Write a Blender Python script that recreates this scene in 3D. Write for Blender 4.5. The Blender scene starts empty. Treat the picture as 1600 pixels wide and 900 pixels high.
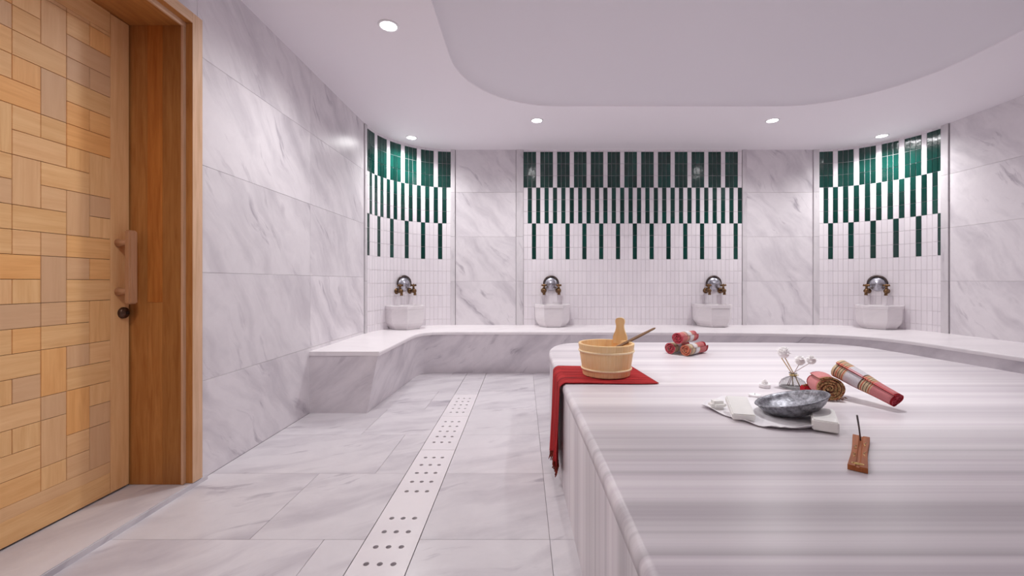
import bpy, bmesh, math, random
from mathutils import Vector, Matrix
random.seed(11)
S = bpy.context.scene
COL = S.collection
PI = math.pi

# ------------------------------------------------------------------ camera, world, exposure
F, CX, CY = 655.0, 818.0, 440.0          # focal length and vanishing point in pixels of a 1600x900 frame
cam_d = bpy.data.cameras.new('camera'); cam = bpy.data.objects.new('camera', cam_d); COL.objects.link(cam)
cam_d.sensor_width = 36.0; cam_d.lens = 36.0 * F / 1600.0
cam_d.shift_x = (800 - CX) / 1600.0; cam_d.shift_y = -(450 - CY) / 1600.0
cam_d.clip_start = 0.02
cam.location = (0, 0, 1.10); cam.rotation_euler = (PI/2, 0, 0)
S.camera = cam
w = bpy.data.worlds.new('world'); S.world = w; w.use_nodes = True
w.node_tree.nodes['Background'].inputs[0].default_value = (0.9, 0.88, 1.0, 1)
w.node_tree.nodes['Background'].inputs[1].default_value = 0.05
S.view_settings.view_transform = 'Standard'; S.view_settings.look = 'None'
S.view_settings.gamma = 1.0; S.view_settings.use_curve_mapping = False
S.view_settings.exposure = 0.37
LAMP_W = 58.0                            # each downlight
LAMP_COL = (1.0, 0.985, 0.975)
DOME_W = 135.0
S.cycles.max_bounces = 10; S.cycles.diffuse_bounces = 8
S.cycles.use_denoising = True

# ------------------------------------------------------------------ main measures (metres)
XL, XR, YB, YC, ZC = -1.79, 4.78, 5.66, 4.72, 2.88   # left wall, right wall, back wall, where the corner curves start, ceiling
CXL, CXR = -0.97, 3.97                               # where the corner curves meet the back wall
YF = -2.2                                            # wall behind the camera
HB, HP = 0.515, 0.568                                # bench top, platform top

# ------------------------------------------------------------------ materials
def mat(name):
    m = bpy.data.materials.new(name); m.use_nodes = True
    nt = m.node_tree; b = nt.nodes['Principled BSDF']
    return m, nt, b
def N(nt, t, **kw):
    n = nt.nodes.new(t)
    for k, v in kw.items(): setattr(n, k, v)
    return n
def L(nt, a, b): nt.links.new(a, b)
def ramp(nt, src, stops, const=False):
    r = N(nt, 'ShaderNodeValToRGB'); e = r.color_ramp.elements
    if const: r.color_ramp.interpolation = 'CONSTANT'
    while len(e) > 1: e.remove(e[-1])
    e[0].position = stops[0][0]; c = stops[0][1]; e[0].color = (*c, 1) if len(c) == 3 else c
    for p, c in stops[1:]:
        x = e.new(p); x.color = (*c, 1) if len(c) == 3 else c
    L(nt, src, r.inputs[0]); return r
def g(v): return (v, v, v)
def mixc(nt, fac, a, b, mode='MIX'):
    m = N(nt, 'ShaderNodeMix', data_type='RGBA', blend_type=mode)
    for s, v in ((m.inputs[0], fac), (m.inputs[6], a), (m.inputs[7], b)):
        if isinstance(v, (int, float)): s.default_value = v
        elif isinstance(v, tuple): s.default_value = (*v, 1)
        else: L(nt, v, s)
    return m.outputs[2]
def mapping(nt, src, rot=(0,0,0), sc=(1,1,1), loc=(0,0,0)):
    m = N(nt, 'ShaderNodeMapping'); L(nt, src, m.inputs[0])
    m.inputs['Rotation'].default_value = rot; m.inputs['Scale'].default_value = sc; m.inputs['Location'].default_value = loc
    return m.outputs[0]
def noise(nt, vec, scale, detail=4, rough=.5, dist=0):
    n = N(nt, 'ShaderNodeTexNoise'); L(nt, vec, n.inputs['Vector'])
    n.inputs['Scale'].default_value = scale; n.inputs['Detail'].default_value = detail
    n.inputs['Roughness'].default_value = rough; n.inputs['Distortion'].default_value = dist
    return n.outputs['Fac']
def bump(nt, b, h, strength, dist=.01):
    n = N(nt, 'ShaderNodeBump'); n.inputs['Strength'].default_value = strength; n.inputs['Distance'].default_value = dist
    L(nt, h, n.inputs['Height']); L(nt, n.outputs[0], b.inputs['Normal'])
def simple(name, col, rough=.5, metal=0, spec=.5, nscale=0, namp=.1):
    m, nt, b = mat(name)
    b.inputs['Roughness'].default_value = rough; b.inputs['Metallic'].default_value = metal
    b.inputs['Specular IOR Level'].default_value = spec
    if nscale:
        tc = N(nt, 'ShaderNodeTexCoord')
        f = noise(nt, tc.outputs['Object'], nscale, 4, .6)
        r = ramp(nt, f, [(.3, tuple(c*(1-namp) for c in col)), (.7, tuple(min(1, c*(1+namp)) for c in col))])
        L(nt, r.outputs[0], b.inputs['Base Color']); bump(nt, b, f, .15, .004)
    else: b.inputs['Base Color'].default_value = (*col, 1)
    return m

def marble(name, white=(.80,.765,.79), grey=(.40,.365,.41), rough=.22, angle=52, amount=1.0, tonevar=.06):
    m, nt, b = mat(name)
    uv = N(nt, 'ShaderNodeUVMap').outputs[0]
    a = math.radians(angle)
    warp = N(nt, 'ShaderNodeTexNoise'); L(nt, uv, warp.inputs['Vector']); warp.inputs['Scale'].default_value = 1.3; warp.inputs['Detail'].default_value = 3
    vm = N(nt, 'ShaderNodeVectorMath', operation='MULTIPLY_ADD'); L(nt, warp.outputs['Color'], vm.inputs[0])
    vm.inputs[1].default_value = (.45, .45, 0); L(nt, uv, vm.inputs[2])
    v1 = mapping(nt, vm.outputs[0], (0, 0, a), (1, 1, 1))
    st1 = mapping(nt, v1, sc=(1.1, 4.0, 1)); st2 = mapping(nt, v1, sc=(2.2, 10.0, 1), loc=(3.1, 7.7, 0))
    patch = ramp(nt, noise(nt, st1, 1.1, 6, .55), [(.46, g(0)), (.62, g(.30)), (.80, g(.6))])
    vein = ramp(nt, noise(nt, st2, 1.0, 5, .6), [(.57, g(0)), (.66, g(.55)), (.78, g(1))])
    mask = ramp(nt, noise(nt, uv, 2.1, 3, .5), [(.44, g(0)), (.60, g(1))])
    fine = ramp(nt, noise(nt, v1, 9, 6, .7), [(.3, g(0)), (.8, g(.16))])
    vm2 = N(nt, 'ShaderNodeMath', operation='MULTIPLY'); L(nt, vein.outputs[0], vm2.inputs[0]); L(nt, mask.outputs[0], vm2.inputs[1])
    ad = N(nt, 'ShaderNodeMath', operation='ADD'); L(nt, vm2.outputs[0], ad.inputs[0]); L(nt, patch.outputs[0], ad.inputs[1])
    ad2 = N(nt, 'ShaderNodeMath', operation='ADD'); L(nt, ad.outputs[0], ad2.inputs[0]); L(nt, fine.outputs[0], ad2.inputs[1])
    sc = N(nt, 'ShaderNodeMath', operation='MULTIPLY', use_clamp=True); L(nt, ad2.outputs[0], sc.inputs[0]); sc.inputs[1].default_value = amount
    c = mixc(nt, sc.outputs[0], white, grey)
    at = N(nt, 'ShaderNodeAttribute', attribute_name='tone')
    tr = ramp(nt, at.outputs['Fac'], [(0, g(1-tonevar)), (1, g(1))])
    L(nt, mixc(nt, 1.0, c, tr.outputs[0], 'MULTIPLY'), b.inputs['Base Color'])
    b.inputs['Roughness'].default_value = rough; b.inputs['Specular IOR Level'].default_value = .4
    return m

M_WALL = marble('marble_wall', amount=1.08, angle=52, rough=.3)
M_FLOOR = marble('marble_floor', white=(.72,.69,.715), amount=1.3, angle=-28, rough=.3, tonevar=.10)
M_BENCH = marble('marble_bench', white=(.80,.755,.785), amount=1.1, angle=-40, rough=.3)
M_BENCHTOP = marble('marble_bench_top', white=(.86,.82,.835), amount=.3, angle=20, rough=.3)
M_SINK = marble('marble_sink', white=(.80,.76,.775), grey=(.42,.39,.43), amount=.7, angle=70, rough=.45)
M_TRIM = marble('marble_trim', white=(.72,.69,.71), amount=.9, angle=80, rough=.25)
M_JOINT = simple('joint_grout', (.36,.33,.36), .8)
M_DRAIN = marble('marble_drain', white=(.80,.76,.78), amount=.32, angle=-28, rough=.3)

def mk_platform():
    m, nt, b = mat('striped_marble')
    tc = N(nt, 'ShaderNodeTexCoord'); o = tc.outputs['Object']
    a1 = mapping(nt, o, sc=(.006, 1, .0)); 
    n1 = noise(nt, a1, 5.5, 2, .5); n2 = noise(nt, mapping(nt, o, sc=(.006, 1, 0), loc=(0, 5, 0)), 19, 4, .75)
    n3 = noise(nt, mapping(nt, o, sc=(.006, 1, 0), loc=(0, 9, 0)), 75, 2, .6)
    w1 = ramp(nt, n1, [(.38, (.83,.79,.805)), (.50, (.74,.695,.72)), (.60, (.62,.575,.61))])
    w2 = ramp(nt, n2, [(.36, g(1)), (.50, g(.90)), (.58, (.83,.80,.83)), (.66, (.75,.72,.75))])
    w3 = ramp(nt, n3, [(.4, g(1)), (.65, g(.94))])
    c = mixc(nt, 1.0, w1.outputs[0], w2.outputs[0], 'MULTIPLY'); c = mixc(nt, 1.0, c, w3.outputs[0], 'MULTIPLY')
    c = mixc(nt, .25, c, (.80,.755,.78))
    W_, G_, D_ = 1.06, .90, .74
    sepy = N(nt, 'ShaderNodeSeparateXYZ'); L(nt, o, sepy.inputs[0])
    wy = N(nt, 'ShaderNodeMath', operation='ADD'); L(nt, sepy.outputs[1], wy.inputs[0]); wy.inputs[1].default_value = 1.8 # object origin sits at y = 1.8
    dv = N(nt, 'ShaderNodeMath', operation='DIVIDE'); L(nt, wy.outputs[0], dv.inputs[0]); dv.inputs[1].default_value = 2.3
    st = [(.60,.88),(.68,.72),(.735,.93),(.766,.80),(.779,.95),(.805,1.04),(.818,.72),(.835,.90),(.855,1.04),(.880,.90),(.887,.70),(.894,.92),(.925,.82),(.955,.78),(1.005,.76),(1.022,1.0),(1.10,1.08),(1.150,1.02),(1.168,.84),(1.185,1.08),(1.232,1.05),(1.26,.92),(1.312,.90),(1.323,.66),(1.336,.92),(1.42,.88),(1.50,.93),(1.59,1.07),(1.70,.97),(1.88,1.06),(2.08,1.03)]
    bands = ramp(nt, dv.outputs[0], [(y/2.3, g(v/1.1)) for y, v in st])
    c = mixc(nt, 1.0, c, bands.outputs[0], 'MULTIPLY')
    c = mixc(nt, 1.0, c, (1.12, 1.12, 1.12), 'MULTIPLY')
    L(nt, c, b.inputs['Base Color']); b.inputs['Roughness'].default_value = .34; b.inputs['Specular IOR Level'].default_value = .5
    return m
M_PLAT = mk_platform()

def wood(name, light=(.62,.36,.15), dark=(.42,.21,.07), pink=None, rough=.45, gscale=1.0, tonevar=.5):
    m, nt, b = mat(name)
    uv = N(nt, 'ShaderNodeUVMap').outputs[0]
    v = mapping(nt, uv, sc=(2.0*gscale, 22*gscale, 1))
    n1 = noise(nt, v, 1.6, 5, .6, .6); n2 = noise(nt, mapping(nt, uv, sc=(6*gscale, 160*gscale, 1)), 1, 3, .6)
    f = N(nt, 'ShaderNodeMath', operation='MULTIPLY_ADD'); L(nt, n2, f.inputs[0]); f.inputs[1].default_value = .35; L(nt, n1, f.inputs[2])
    r = ramp(nt, f.outputs[0], [(.45, light), (.90, dark)])
    at = N(nt, 'ShaderNodeAttribute', attribute_name='tone')
    c = r.outputs[0]
    if pink: 
        pr = ramp(nt, at.outputs['Fac'], [(.0, g(.6)), (.4, g(.1)), (1, g(0))])
        c = mixc(nt, pr.outputs[0], c, pink)
    tr = ramp(nt, at.outputs['Fac'], [(0, g(1-tonevar*.35)), (.35, g(1)), (.7, g(.92)), (1, (1, .90-.1*tonevar, .80-.25*tonevar))])
    c = mixc(nt, 1.0, c, tr.outputs[0], 'MULTIPLY')
    L(nt, c, b.inputs['Base Color']); b.inputs['Roughness'].default_value = rough; b.inputs['Specular IOR Level'].default_value = .35
    bump(nt, b, f.outputs[0], .08, .002)
    return m
M_DOOR = wood('door_wood', light=(.95,.60,.27), dark=(.80,.44,.17), pink=(.80,.52,.34))
M_FRAME = wood('frame_wood', light=(.62,.29,.085), dark=(.43,.16,.038), rough=.4, tonevar=.9)
M_FRAMEL = wood('frame_wood_light', light=(.78,.52,.34), dark=(.60,.36,.2), rough=.45, tonevar=.2)
M_HANDLE = wood('handle_wood', light=(.66,.37,.21), dark=(.50,.26,.13), rough=.4, tonevar=.1)
M_PINE = wood('pine', light=(.95,.70,.40), dark=(.90,.60,.28), rough=.5, gscale=1.5, tonevar=.2)
M_PINEL = wood('pine_band', light=(.97,.80,.55), dark=(.92,.70,.42), rough=.5, gscale=1.5, tonevar=.1)
M_BROWN = wood('brown_wood', light=(.24,.125,.055), dark=(.15,.07,.03), rough=.5, gscale=2, tonevar=.1)
M_INCENSE = wood('incense_wood', light=(.46,.14,.038), dark=(.28,.075,.018), rough=.5, gscale=2, tonevar=.1)
M_GAP = simple('dark_gap', (.03,.018,.012), .9)
M_DGROUT = simple('door_groove', (.13,.055,.02), .8)

def ceil_mat():
    m, nt, b = mat('ceiling_paint'); tc = N(nt, 'ShaderNodeTexCoord')
    f = noise(nt, tc.outputs['Object'], .6, 2, .5)
    r = ramp(nt, f, [(.3, (.86,.825,.865)), (.7, (.87,.835,.875))]); L(nt, r.outputs[0], b.inputs['Base Color'])
    b.inputs['Roughness'].default_value = .6; b.inputs['Specular IOR Level'].default_value = .25
    return m
M_CEIL = ceil_mat()
def glaze(name, stops, rough, spec, bs):
    m, nt, b = mat(name); at = N(nt, 'ShaderNodeAttribute', attribute_name='tone'); tc = N(nt, 'ShaderNodeTexCoord')
    r = ramp(nt, at.outputs['Fac'], stops)
    n = noise(nt, tc.outputs['Object'], 16, 3, .5)
    L(nt, r.outputs[0], b.inputs['Base Color']); b.inputs['Roughness'].default_value = rough
    b.inputs['Specular IOR Level'].default_value = spec; bump(nt, b, n, bs, .004)
    return m
M_GREEN = glaze('green_glaze', [(0, (.0012,.030,.023)), (.6, (.0015,.044,.034)), (1, (.003,.066,.050))], .12, .6, .35)
M_WHITE = glaze('white_glaze', [(0, (.79,.75,.785)), (1, (.84,.80,.83))], .3, .45, .05)
M_TGROUT = simple('tile_grout', (.60,.57,.60), .85)
M_TGROUT2 = simple('tile_grout_light', (.80,.76,.77), .85)
M_EM, _nt, _b = mat('lamp_lens'); _b.inputs['Emission Color'].default_value = (1, .97, 1, 1); _b.inputs['Emission Strength'].default_value = 16; _b.inputs['Base Color'].default_value = (1,1,1,1)
M_RING = simple('lamp_ring', (.85,.84,.86), .35)
def metal(name, c0, c1, rough, scale, bs):
    m, nt, b = mat(name); tc = N(nt, 'ShaderNodeTexCoord')
    f = noise(nt, tc.outputs['Object'], scale, 5, .7)
    r = ramp(nt, f, [(.35, c0), (.65, c1)]); L(nt, r.outputs[0], b.inputs['Base Color'])
    b.inputs['Metallic'].default_value = 1 if c1[0] > .2 else .8; b.inputs['Roughness'].default_value = rough; bump(nt, b, f, bs, .003)
    return m
M_SILVER = metal('hammered_silver', (.13,.13,.145), (.42,.42,.46), .45, 60, .6)
M_PLATE = metal('tarnished_silver', (.30,.30,.34), (.62,.62,.68), .38, 30, .2)
M_RIM = metal('dark_metal_rim', (.04,.03,.03), (.16,.12,.11), .4, 30, .2)
M_BRASS = metal('aged_brass', (.07,.038,.022), (.26,.15,.075), .38, 30, .3)
M_GOLD = metal('brass_inlay', (.6,.42,.15), (.9,.7,.35), .3, 30, .1)
M_LOCK = simple('lock_bronze', (.10,.055,.035), .35, .8)
M_SOAP = simple('white_soap', (.88,.87,.84), .45, 0, .4, 12, .03)
M_SOAP.node_tree.nodes['Principled BSDF'].inputs['Subsurface Weight'].default_value = .2
M_SOAP.node_tree.nodes['Principled BSDF'].inputs['Subsurface Radius'].default_value = (.02,.02,.018)
M_NAPKIN = simple('white_linen', (.84,.82,.84), .7, 0, .2, 40, .03)
M_PETAL = simple('white_petal', (.92,.90,.90), .7, 0, .2, 60, .03)
M_WAX = simple('white_wax', (.88,.86,.87), .5, 0, .3, 20, .03)
M_REED = simple('reed', (.62,.42,.19), .6, 0, .3, 50, .15)
M_TWINE = simple('twine', (.70,.55,.25), .8, 0, .2, 60, .2)
M_STICK = simple('incense_stick', (.12,.10,.10), .8, 0, .2, 60, .2)
M_GLASS, _nt, _b = mat('clear_glass'); _b.inputs['Transmission Weight'].default_value = 1; _b.inputs['Roughness'].default_value = .02; _b.inputs['IOR'].default_value = 1.3

def cloth_red():
    m, nt, b = mat('red_cloth'); uv = N(nt, 'ShaderNodeUVMap').outputs[0]
    n1 = noise(nt, mapping(nt, uv, sc=(1, 30, 1)), 3, 4, .6); n2 = noise(nt, uv, 160, 2, .5)
    r = ramp(nt, n1, [(.36, (.10,.010,.013)), (.45, (.38,.020,.024)), (.60, (.58,.045,.045)), (.75, (.46,.026,.030))])
    r2 = ramp(nt, n2, [(.3, g(.75)), (.7, g(1.0))])
    L(nt, mixc(nt, 1, r.outputs[0], r2.outputs[0], 'MULTIPLY'), b.inputs['Base Color'])
    b.inputs['Roughness'].default_value = .85; b.inputs['Specular IOR Level'].default_value = .15; bump(nt, b, n2, .4, .002)
    return m
M_RED = cloth_red()
M_FRINGE = simple('dark_red_fringe', (.20,.03,.02), .9, 0, .1, 80, .7)
PINK, DRED, CREAM, WHITE_, BRN, RED_ = (.62,.20,.20), (.34,.02,.03), (.66,.52,.33), (.80,.77,.79), (.17,.10,.08), (.62,.045,.045)
def towel_mat(name, stops, plaid=None):
    m, nt, b = mat(name); uv = N(nt, 'ShaderNodeUVMap').outputs[0]
    sp = N(nt, 'ShaderNodeSeparateXYZ'); L(nt, uv, sp.inputs[0])
    c = ramp(nt, sp.outputs[0], stops, True).outputs[0]
    if plaid:
        md = N(nt, 'ShaderNodeMath', operation='MODULO'); L(nt, sp.outputs[1], md.inputs[0]); md.inputs[1].default_value = .11
        mu = N(nt, 'ShaderNodeMath', operation='MULTIPLY'); L(nt, md.outputs[0], mu.inputs[0]); mu.inputs[1].default_value = 1/.11
        k = ramp(nt, mu.outputs[0], [(0, g(0)), (plaid, g(.85)), (plaid+.025, g(0)), (plaid+.055, g(.85)), (plaid+.075, g(0))], True)
        c = mixc(nt, k.outputs[0], c, RED_)
    n2 = noise(nt, uv, 120, 3, .6)
    r2 = ramp(nt, n2, [(.3, g(.78)), (.7, g(1.0))])
    L(nt, mixc(nt, 1, c, r2.outputs[0], 'MULTIPLY'), b.inputs['Base Color'])
    b.inputs['Roughness'].default_value = .9; b.inputs['Specular IOR Level'].default_value = .1; bump(nt, b, n2, .5, .003)
    return m
def edge_mat(name, cols):
    m, nt, b = mat(name); tc = N(nt, 'ShaderNodeTexCoord'); n = noise(nt, tc.outputs['Object'], 75, 4, .7)
    k = len(cols); L(nt, ramp(nt, n, [(.30 + .40*i/(k-1), c) for i, c in enumerate(cols)]).outputs[0], b.inputs['Base Color'])
    b.inputs['Roughness'].default_value = .95; b.inputs['Specular IOR Level'].default_value = .1; bump(nt, b, n, .6, .004)
    return m
BAND = lambda a, w: [(a, CREAM), (a+.10*w, RED_), (a+.16*w, CREAM), (a+.28*w, BRN), (a+.34*w, CREAM), (a+.52*w, BRN), (a+.58*w, CREAM), (a+.70*w, RED_), (a+.76*w, CREAM), (a+.88*w, BRN)]
M_TW1 = towel_mat('towel_pink_white', [(0, PINK), (.30, CREAM), (.34, PINK), (.38, (.50,.38,.34)), (.45, WHITE_), (.66, CREAM), (.70, PINK), (.88, (.5,.12,.13))])
M_TW2 = towel_mat('towel_red_cream', [(0, (.45,.33,.25)), (.10, CREAM), (.20, (.45,.36,.30)), (.28, WHITE_), (.48, CREAM), (.52, PINK), (.9, DRED)])
M_TWB = towel_mat('towel_plaid', [(0, DRED), (.03, (.68,.25,.26))] + BAND(.34, .19) + [(.53, (.72,.69,.73))] + BAND(.78, .18) + [(.96, CREAM)], plaid=.30)
M_TWA = towel_mat('towel_pink_outer', [(0, (.45,.30,.14)), (.06, PINK), (.2, (.68,.28,.28)), (.9, DRED)])
M_E1 = edge_mat('towel_edge_red', [(.08,.005,.012), (.30,.018,.035), (.55,.09,.12), (.36,.03,.05)])
M_E2 = edge_mat('towel_edge_orange', [(.10,.012,.01), (.45,.05,.03), (.72,.25,.15), (.35,.03,.02), (.65,.45,.33)])
M_E3 = edge_mat('towel_edge_gold', [(.03,.01,.008), (.33,.05,.03), (.62,.40,.18), (.08,.02,.015), (.40,.10,.05), (.78,.60,.36)])

# ------------------------------------------------------------------ mesh helpers
class MB:
    def __init__(s): s.v = []; s.f = []; s.uv = []; s.m = []; s.t = []; s.sm = []
    def vert(s, p): s.v.append(tuple(p)); return len(s.v)-1
    def face(s, idx, uv=None, m=0, t=.5, smooth=False):
        s.f.append(tuple(idx)); s.uv.append(uv or [(s.v[i][0], s.v[i][1]) for i in idx]); s.m.append(m); s.t.append(t); s.sm.append(smooth)
    def quad(s, ps, uv=None, m=0, t=.5, smooth=False):
        ids = [s.vert(p) for p in ps]; s.face(ids, uv, m, t, smooth)
    def build(s, name, mats, parent=None, loc=(0,0,0), recalc=False):
        """link the collected shapes as ONE mesh object with its origin at loc (coordinates given are world coordinates)"""
        me = bpy.data.meshes.new(name); lo = Vector(loc)
        me.from_pydata([tuple(Vector(p)-lo) for p in s.v], [], s.f)
        ul = me.uv_layers.new(name='UVMap'); k = 0
        for uv in s.uv:
            for q in uv: ul.data[k].uv = q; k += 1
        at = me.attributes.new('tone', 'FLOAT', 'FACE')
        at.data.foreach_set('value', s.t)
        me.polygons.foreach_set('material_index', s.m); me.polygons.foreach_set('use_smooth', s.sm)
        for mm in (mats if isinstance(mats, (list, tuple)) else [mats]): me.materials.append(mm)
        if recalc:
            b = bmesh.new(); b.from_mesh(me); bmesh.ops.remove_doubles(b, verts=b.verts, dist=1e-5); bmesh.ops.recalc_face_normals(b, faces=b.faces); b.to_mesh(me); b.free()
        me.update()
        o = bpy.data.objects.new(name, me); COL.objects.link(o)
        if parent is not None:
            o.parent = parent; o.location = lo - Vector(parent.location)
        else: o.location = lo
        return o
    # a slab: front face towards U x V, tiny bevel, own grain offset
    def slab(s, O, U, V, w, h, th=.02, bev=.0015, m=0, t=None, gap=.0, uvrot=False, flip=False):
        O = Vector(O); U = Vector(U).normalized(); V = Vector(V).normalized(); Nn = U.cross(V)
        if flip: Nn = -Nn
        t = random.random() if t is None else t
        ox, oy = random.uniform(0, 40), random.uniform(0, 40)
        a0, a1, b0, b1 = gap/2, w-gap/2, gap/2, h-gap/2
        def P(a, b, d): return O + U*a + V*b + Nn*d
        def Q(a, b): return (b+ox, a+oy) if uvrot else (a+ox, b+oy)
        c = [(a0,b0),(a1,b0),(a1,b1),(a0,b1)]; ci = [(a0+bev,b0+bev),(a1-bev,b0+bev),(a1-bev,b1-bev),(a0+bev,b1-bev)]
        i0 = [s.vert(P(*p, 0)) for p in c]; i1 = [s.vert(P(*p, th-bev)) for p in c]; i2 = [s.vert(P(*p, th)) for p in ci]
        s.face(i2, [Q(*p) for p in ci], m, t)
        for k in range(4):
            j = (k+1) % 4
            s.face((i1[k], i1[j], i2[j], i2[k]), [Q(*c[k]), Q(*c[j]), Q(*ci[j]), Q(*ci[k])], m, t)
            s.face((i0[k], i0[j], i1[j], i1[k]), [Q(*c[k]), Q(*c[j]), Q(*c[j]), Q(*c[k])], m, t)
    def box(s, lo, hi, m=0, t=.5, bev=0.0, uvaxis=2):
        """box with its grain (uv.x) along axis uvaxis"""
        b = bmesh.new(); bmesh.ops.create_cube(b, size=1)
        lo = Vector(lo); hi = Vector(hi)
        for v in b.verts: v.co = Vector(((lo[i]+hi[i])/2 + v.co[i]*(hi[i]-lo[i])) for i in range(3))
        if bev: bmesh.ops.bevel(b, geom=list(b.edges), offset=bev, segments=2, affect='EDGES')
        s.add_bm(b, m, t, uvaxis); b.free()
    def add_bm(s, b, m=0, t=.5, uvaxis=2, mtx=None, smooth=False):
        base = len(s.v); ox, oy = random.uniform(0, 30), random.uniform(0, 30)
        b.verts.ensure_lookup_table(); b.normal_update()
        cs = [v.co.copy() for v in b.verts]
        for c in cs: s.v.append(tuple(mtx @ c) if mtx else tuple(c))
        for f in b.faces:
            n = f.normal; ax = [i for i in range(3) if i != uvaxis]
            o2 = ax[0] if abs(n[ax[0]]) < abs(n[ax[1]]) else ax[1]
            uv = [(cs[l.vert.index][uvaxis]+ox, cs[l.vert.index][o2]+oy) for l in f.loops]
            s.face([base+l.vert.index for l in f.loops], uv, m, t, smooth)
    def sweep(s, pts, radii, seg=10, m=0, t=.5, caps=True, smooth=True, flat=1.0):
        pts = [Vector(p) for p in pts]; n = len(pts); rings = []
        if isinstance(radii, (int, float)): radii = [radii]*n
        ref = None; L0 = 0
        for i, p in enumerate(pts):
            d = (pts[min(i+1, n-1)] - pts[max(i-1, 0)]).normalized()
            if ref is None: ref = Vector((0,0,1)) if abs(d.z) < .9 else Vector((1,0,0))
            a = d.cross(ref).normalized(); b = a.cross(d).normalized(); ref = b
            rings.append([s.vert(p + a*math.cos(k*2*PI/seg)*radii[i] + b*math.sin(k*2*PI/seg)*radii[i]*flat) for k in range(seg)])
        for i in range(n-1):
            l = (pts[i+1]-pts[i]).length
            for k in range(seg):
                j = (k+1) % seg; w0 = k*2*PI/seg*radii[i]; w1 = (k+1)*2*PI/seg*radii[i]
                s.face((rings[i][k], rings[i+1][k], rings[i+1][j], rings[i][j]), [(L0,w0),(L0+l,w0),(L0+l,w1),(L0,w1)], m, t, smooth)
            L0 += l
        if caps:
            s.face(rings[0], None, m, t); s.face(list(reversed(rings[-1])), None, m, t)
    def lathe(s, prof, c=(0,0,0), seg=32, m=0, mtx=None, tf=None, smooth=True, closed=False):
        """prof: (r,z) list turned about the z axis at c; tf(k) tone per segment"""
        c = Vector(c); rings = []
        for r, z in prof:
            ring = []
            for k in range(seg):
                a = k*2*PI/seg; p = Vector((r*math.cos(a), r*math.sin(a), z))
                if mtx: p = mtx @ p
                ring.append(s.vert(c+p))
            rings.append(ring)
        l = 0
        rr = list(zip(range(len(prof)-1), range(1, len(prof)))) + ([(len(prof)-1, 0)] if closed else [])
        for i, i2 in rr:
            dl = math.hypot(prof[i2][0]-prof[i][0], prof[i2][1]-prof[i][1])
            for k in range(seg):
                j = (k+1) % seg; w0 = k*2*PI/seg*.15; w1 = (k+1)*2*PI/seg*.15
                if prof[i][0] < 1e-6: 
                    s.face((rings[i][0], rings[i2][j], rings[i2][k]), [(l,w0),(l+dl,w1),(l+dl,w0)], m, tf(k) if tf else .5, smooth)
                elif prof[i2][0] < 1e-6:
                    s.face((rings[i][k], rings[i][j], rings[i2][0]), [(l,w0),(l,w1),(l+dl,w0)], m, tf(k) if tf else .5, smooth)
                else:
                    s.face((rings[i][k], rings[i][j], rings[i2][j], rings[i2][k]), [(l,w0),(l,w1),(l+dl,w1),(l+dl,w0)], m, tf(k) if tf else .5, smooth)
            l += dl

def empty(name, loc, label=None, cat=None, group=None, kind=None):
    o = bpy.data.objects.new(name, None); COL.objects.link(o); o.location = loc; o.empty_display_size = .1
    return tag(o, label, cat, group, kind)
def tag(o, label=None, cat=None, group=None, kind=None):
    if label: o['label'] = label
    if cat: o['category'] = cat
    if group: o['group'] = group
    if kind: o['kind'] = kind
    return o
def struct(o, label=None): return tag(o, label, None, None, 'structure')

# ------------------------------------------------------------------ corner curves
AE, BE = CXR and (CXL - XL), YB - YC
def corner(side, n=400):
    """points along a rounded back corner, starting at the back wall, with arc length"""
    cx = CXL if side < 0 else CXR; a = (CXL - XL) if side < 0 else (XR - CXR)
    pts = [Vector((cx + side*a*math.sin(i/n*PI/2), YC + BE*math.cos(i/n*PI/2), 0)) for i in range(n+1)]
    s = [0]
    for i in range(n): s.append(s[-1] + (pts[i+1]-pts[i]).length)
    return pts, s
def along(cv, d):
    pts, s = cv
    if d <= 0: return pts[0].copy()
    for i in range(len(s)-1):
        if s[i+1] >= d:
            return pts[i].lerp(pts[i+1], (d-s[i])/(s[i+1]-s[i]))
    return pts[-1] + (pts[-1]-pts[-2]).normalized()*(d-s[-1])
CL, CR = corner(-1), corner(1)

# ------------------------------------------------------------------ floor
X0d, X1d = -.672, -.447                          # drain channel
floor = MB()
jx = {0:-.85, 1:-1.17, 2:-.95, 3:-1.25, 4:-1.0}
FX0, FX1 = -1.79, 4.9
def floor_rects():
    ys = [-2.4, -1.81, -1.21, -.61, -.01, .59, 1.19, 1.788, 2.404, 3.01, 3.606, 4.20, 4.80, 5.40]
    out = []
    for i in range(len(ys)-1):
        y0, y1 = ys[i], ys[i+1]; sh = [-.85, -1.17, -.98, -1.26][i % 4] if i >= 6 else -1.0
        if i % 4 == 2: sh = -.85
        if i == 7: sh = -1.17
        if i == 6: sh = -.85
        xs = [FX0, sh, X0d-.003]
        for a, b in zip(xs[:-1], xs[1:]): out.append((a, b, y0, y1))
        out.append((X1d+.003, .112, y0, y1)); out.append((.112, .30, y0, y1))
        x = .30
        while x < FX1: out.append((x, min(x+.9, FX1), y0, y1)); x += .9
    return out
for a, b, y0, y1 in floor_rects():
    if a > .2 and y0 > .0 and b < 2.8 and y1 < 3.5: continue     # under the platform
    floor.slab((a, y0, -.02), (1,0,0), (0,1,0), b-a, y1-y0, th=.02, bev=.0008, gap=.0016, m=0)
floor.box((FX0-.0, -2.4, -.12), (X0d-.006, 5.4, -.012), m=1); floor.box((X1d+.006, -2.4, -.12), (FX1, 5.4, -.012), m=1)
floor.box((X0d-.006, -2.4, -.12), (X1d+.006, 5.4, -.09), m=1)
struct(floor.build('floor', [M_FLOOR, M_JOINT]), 'pale grey veined marble floor slabs')

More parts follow.
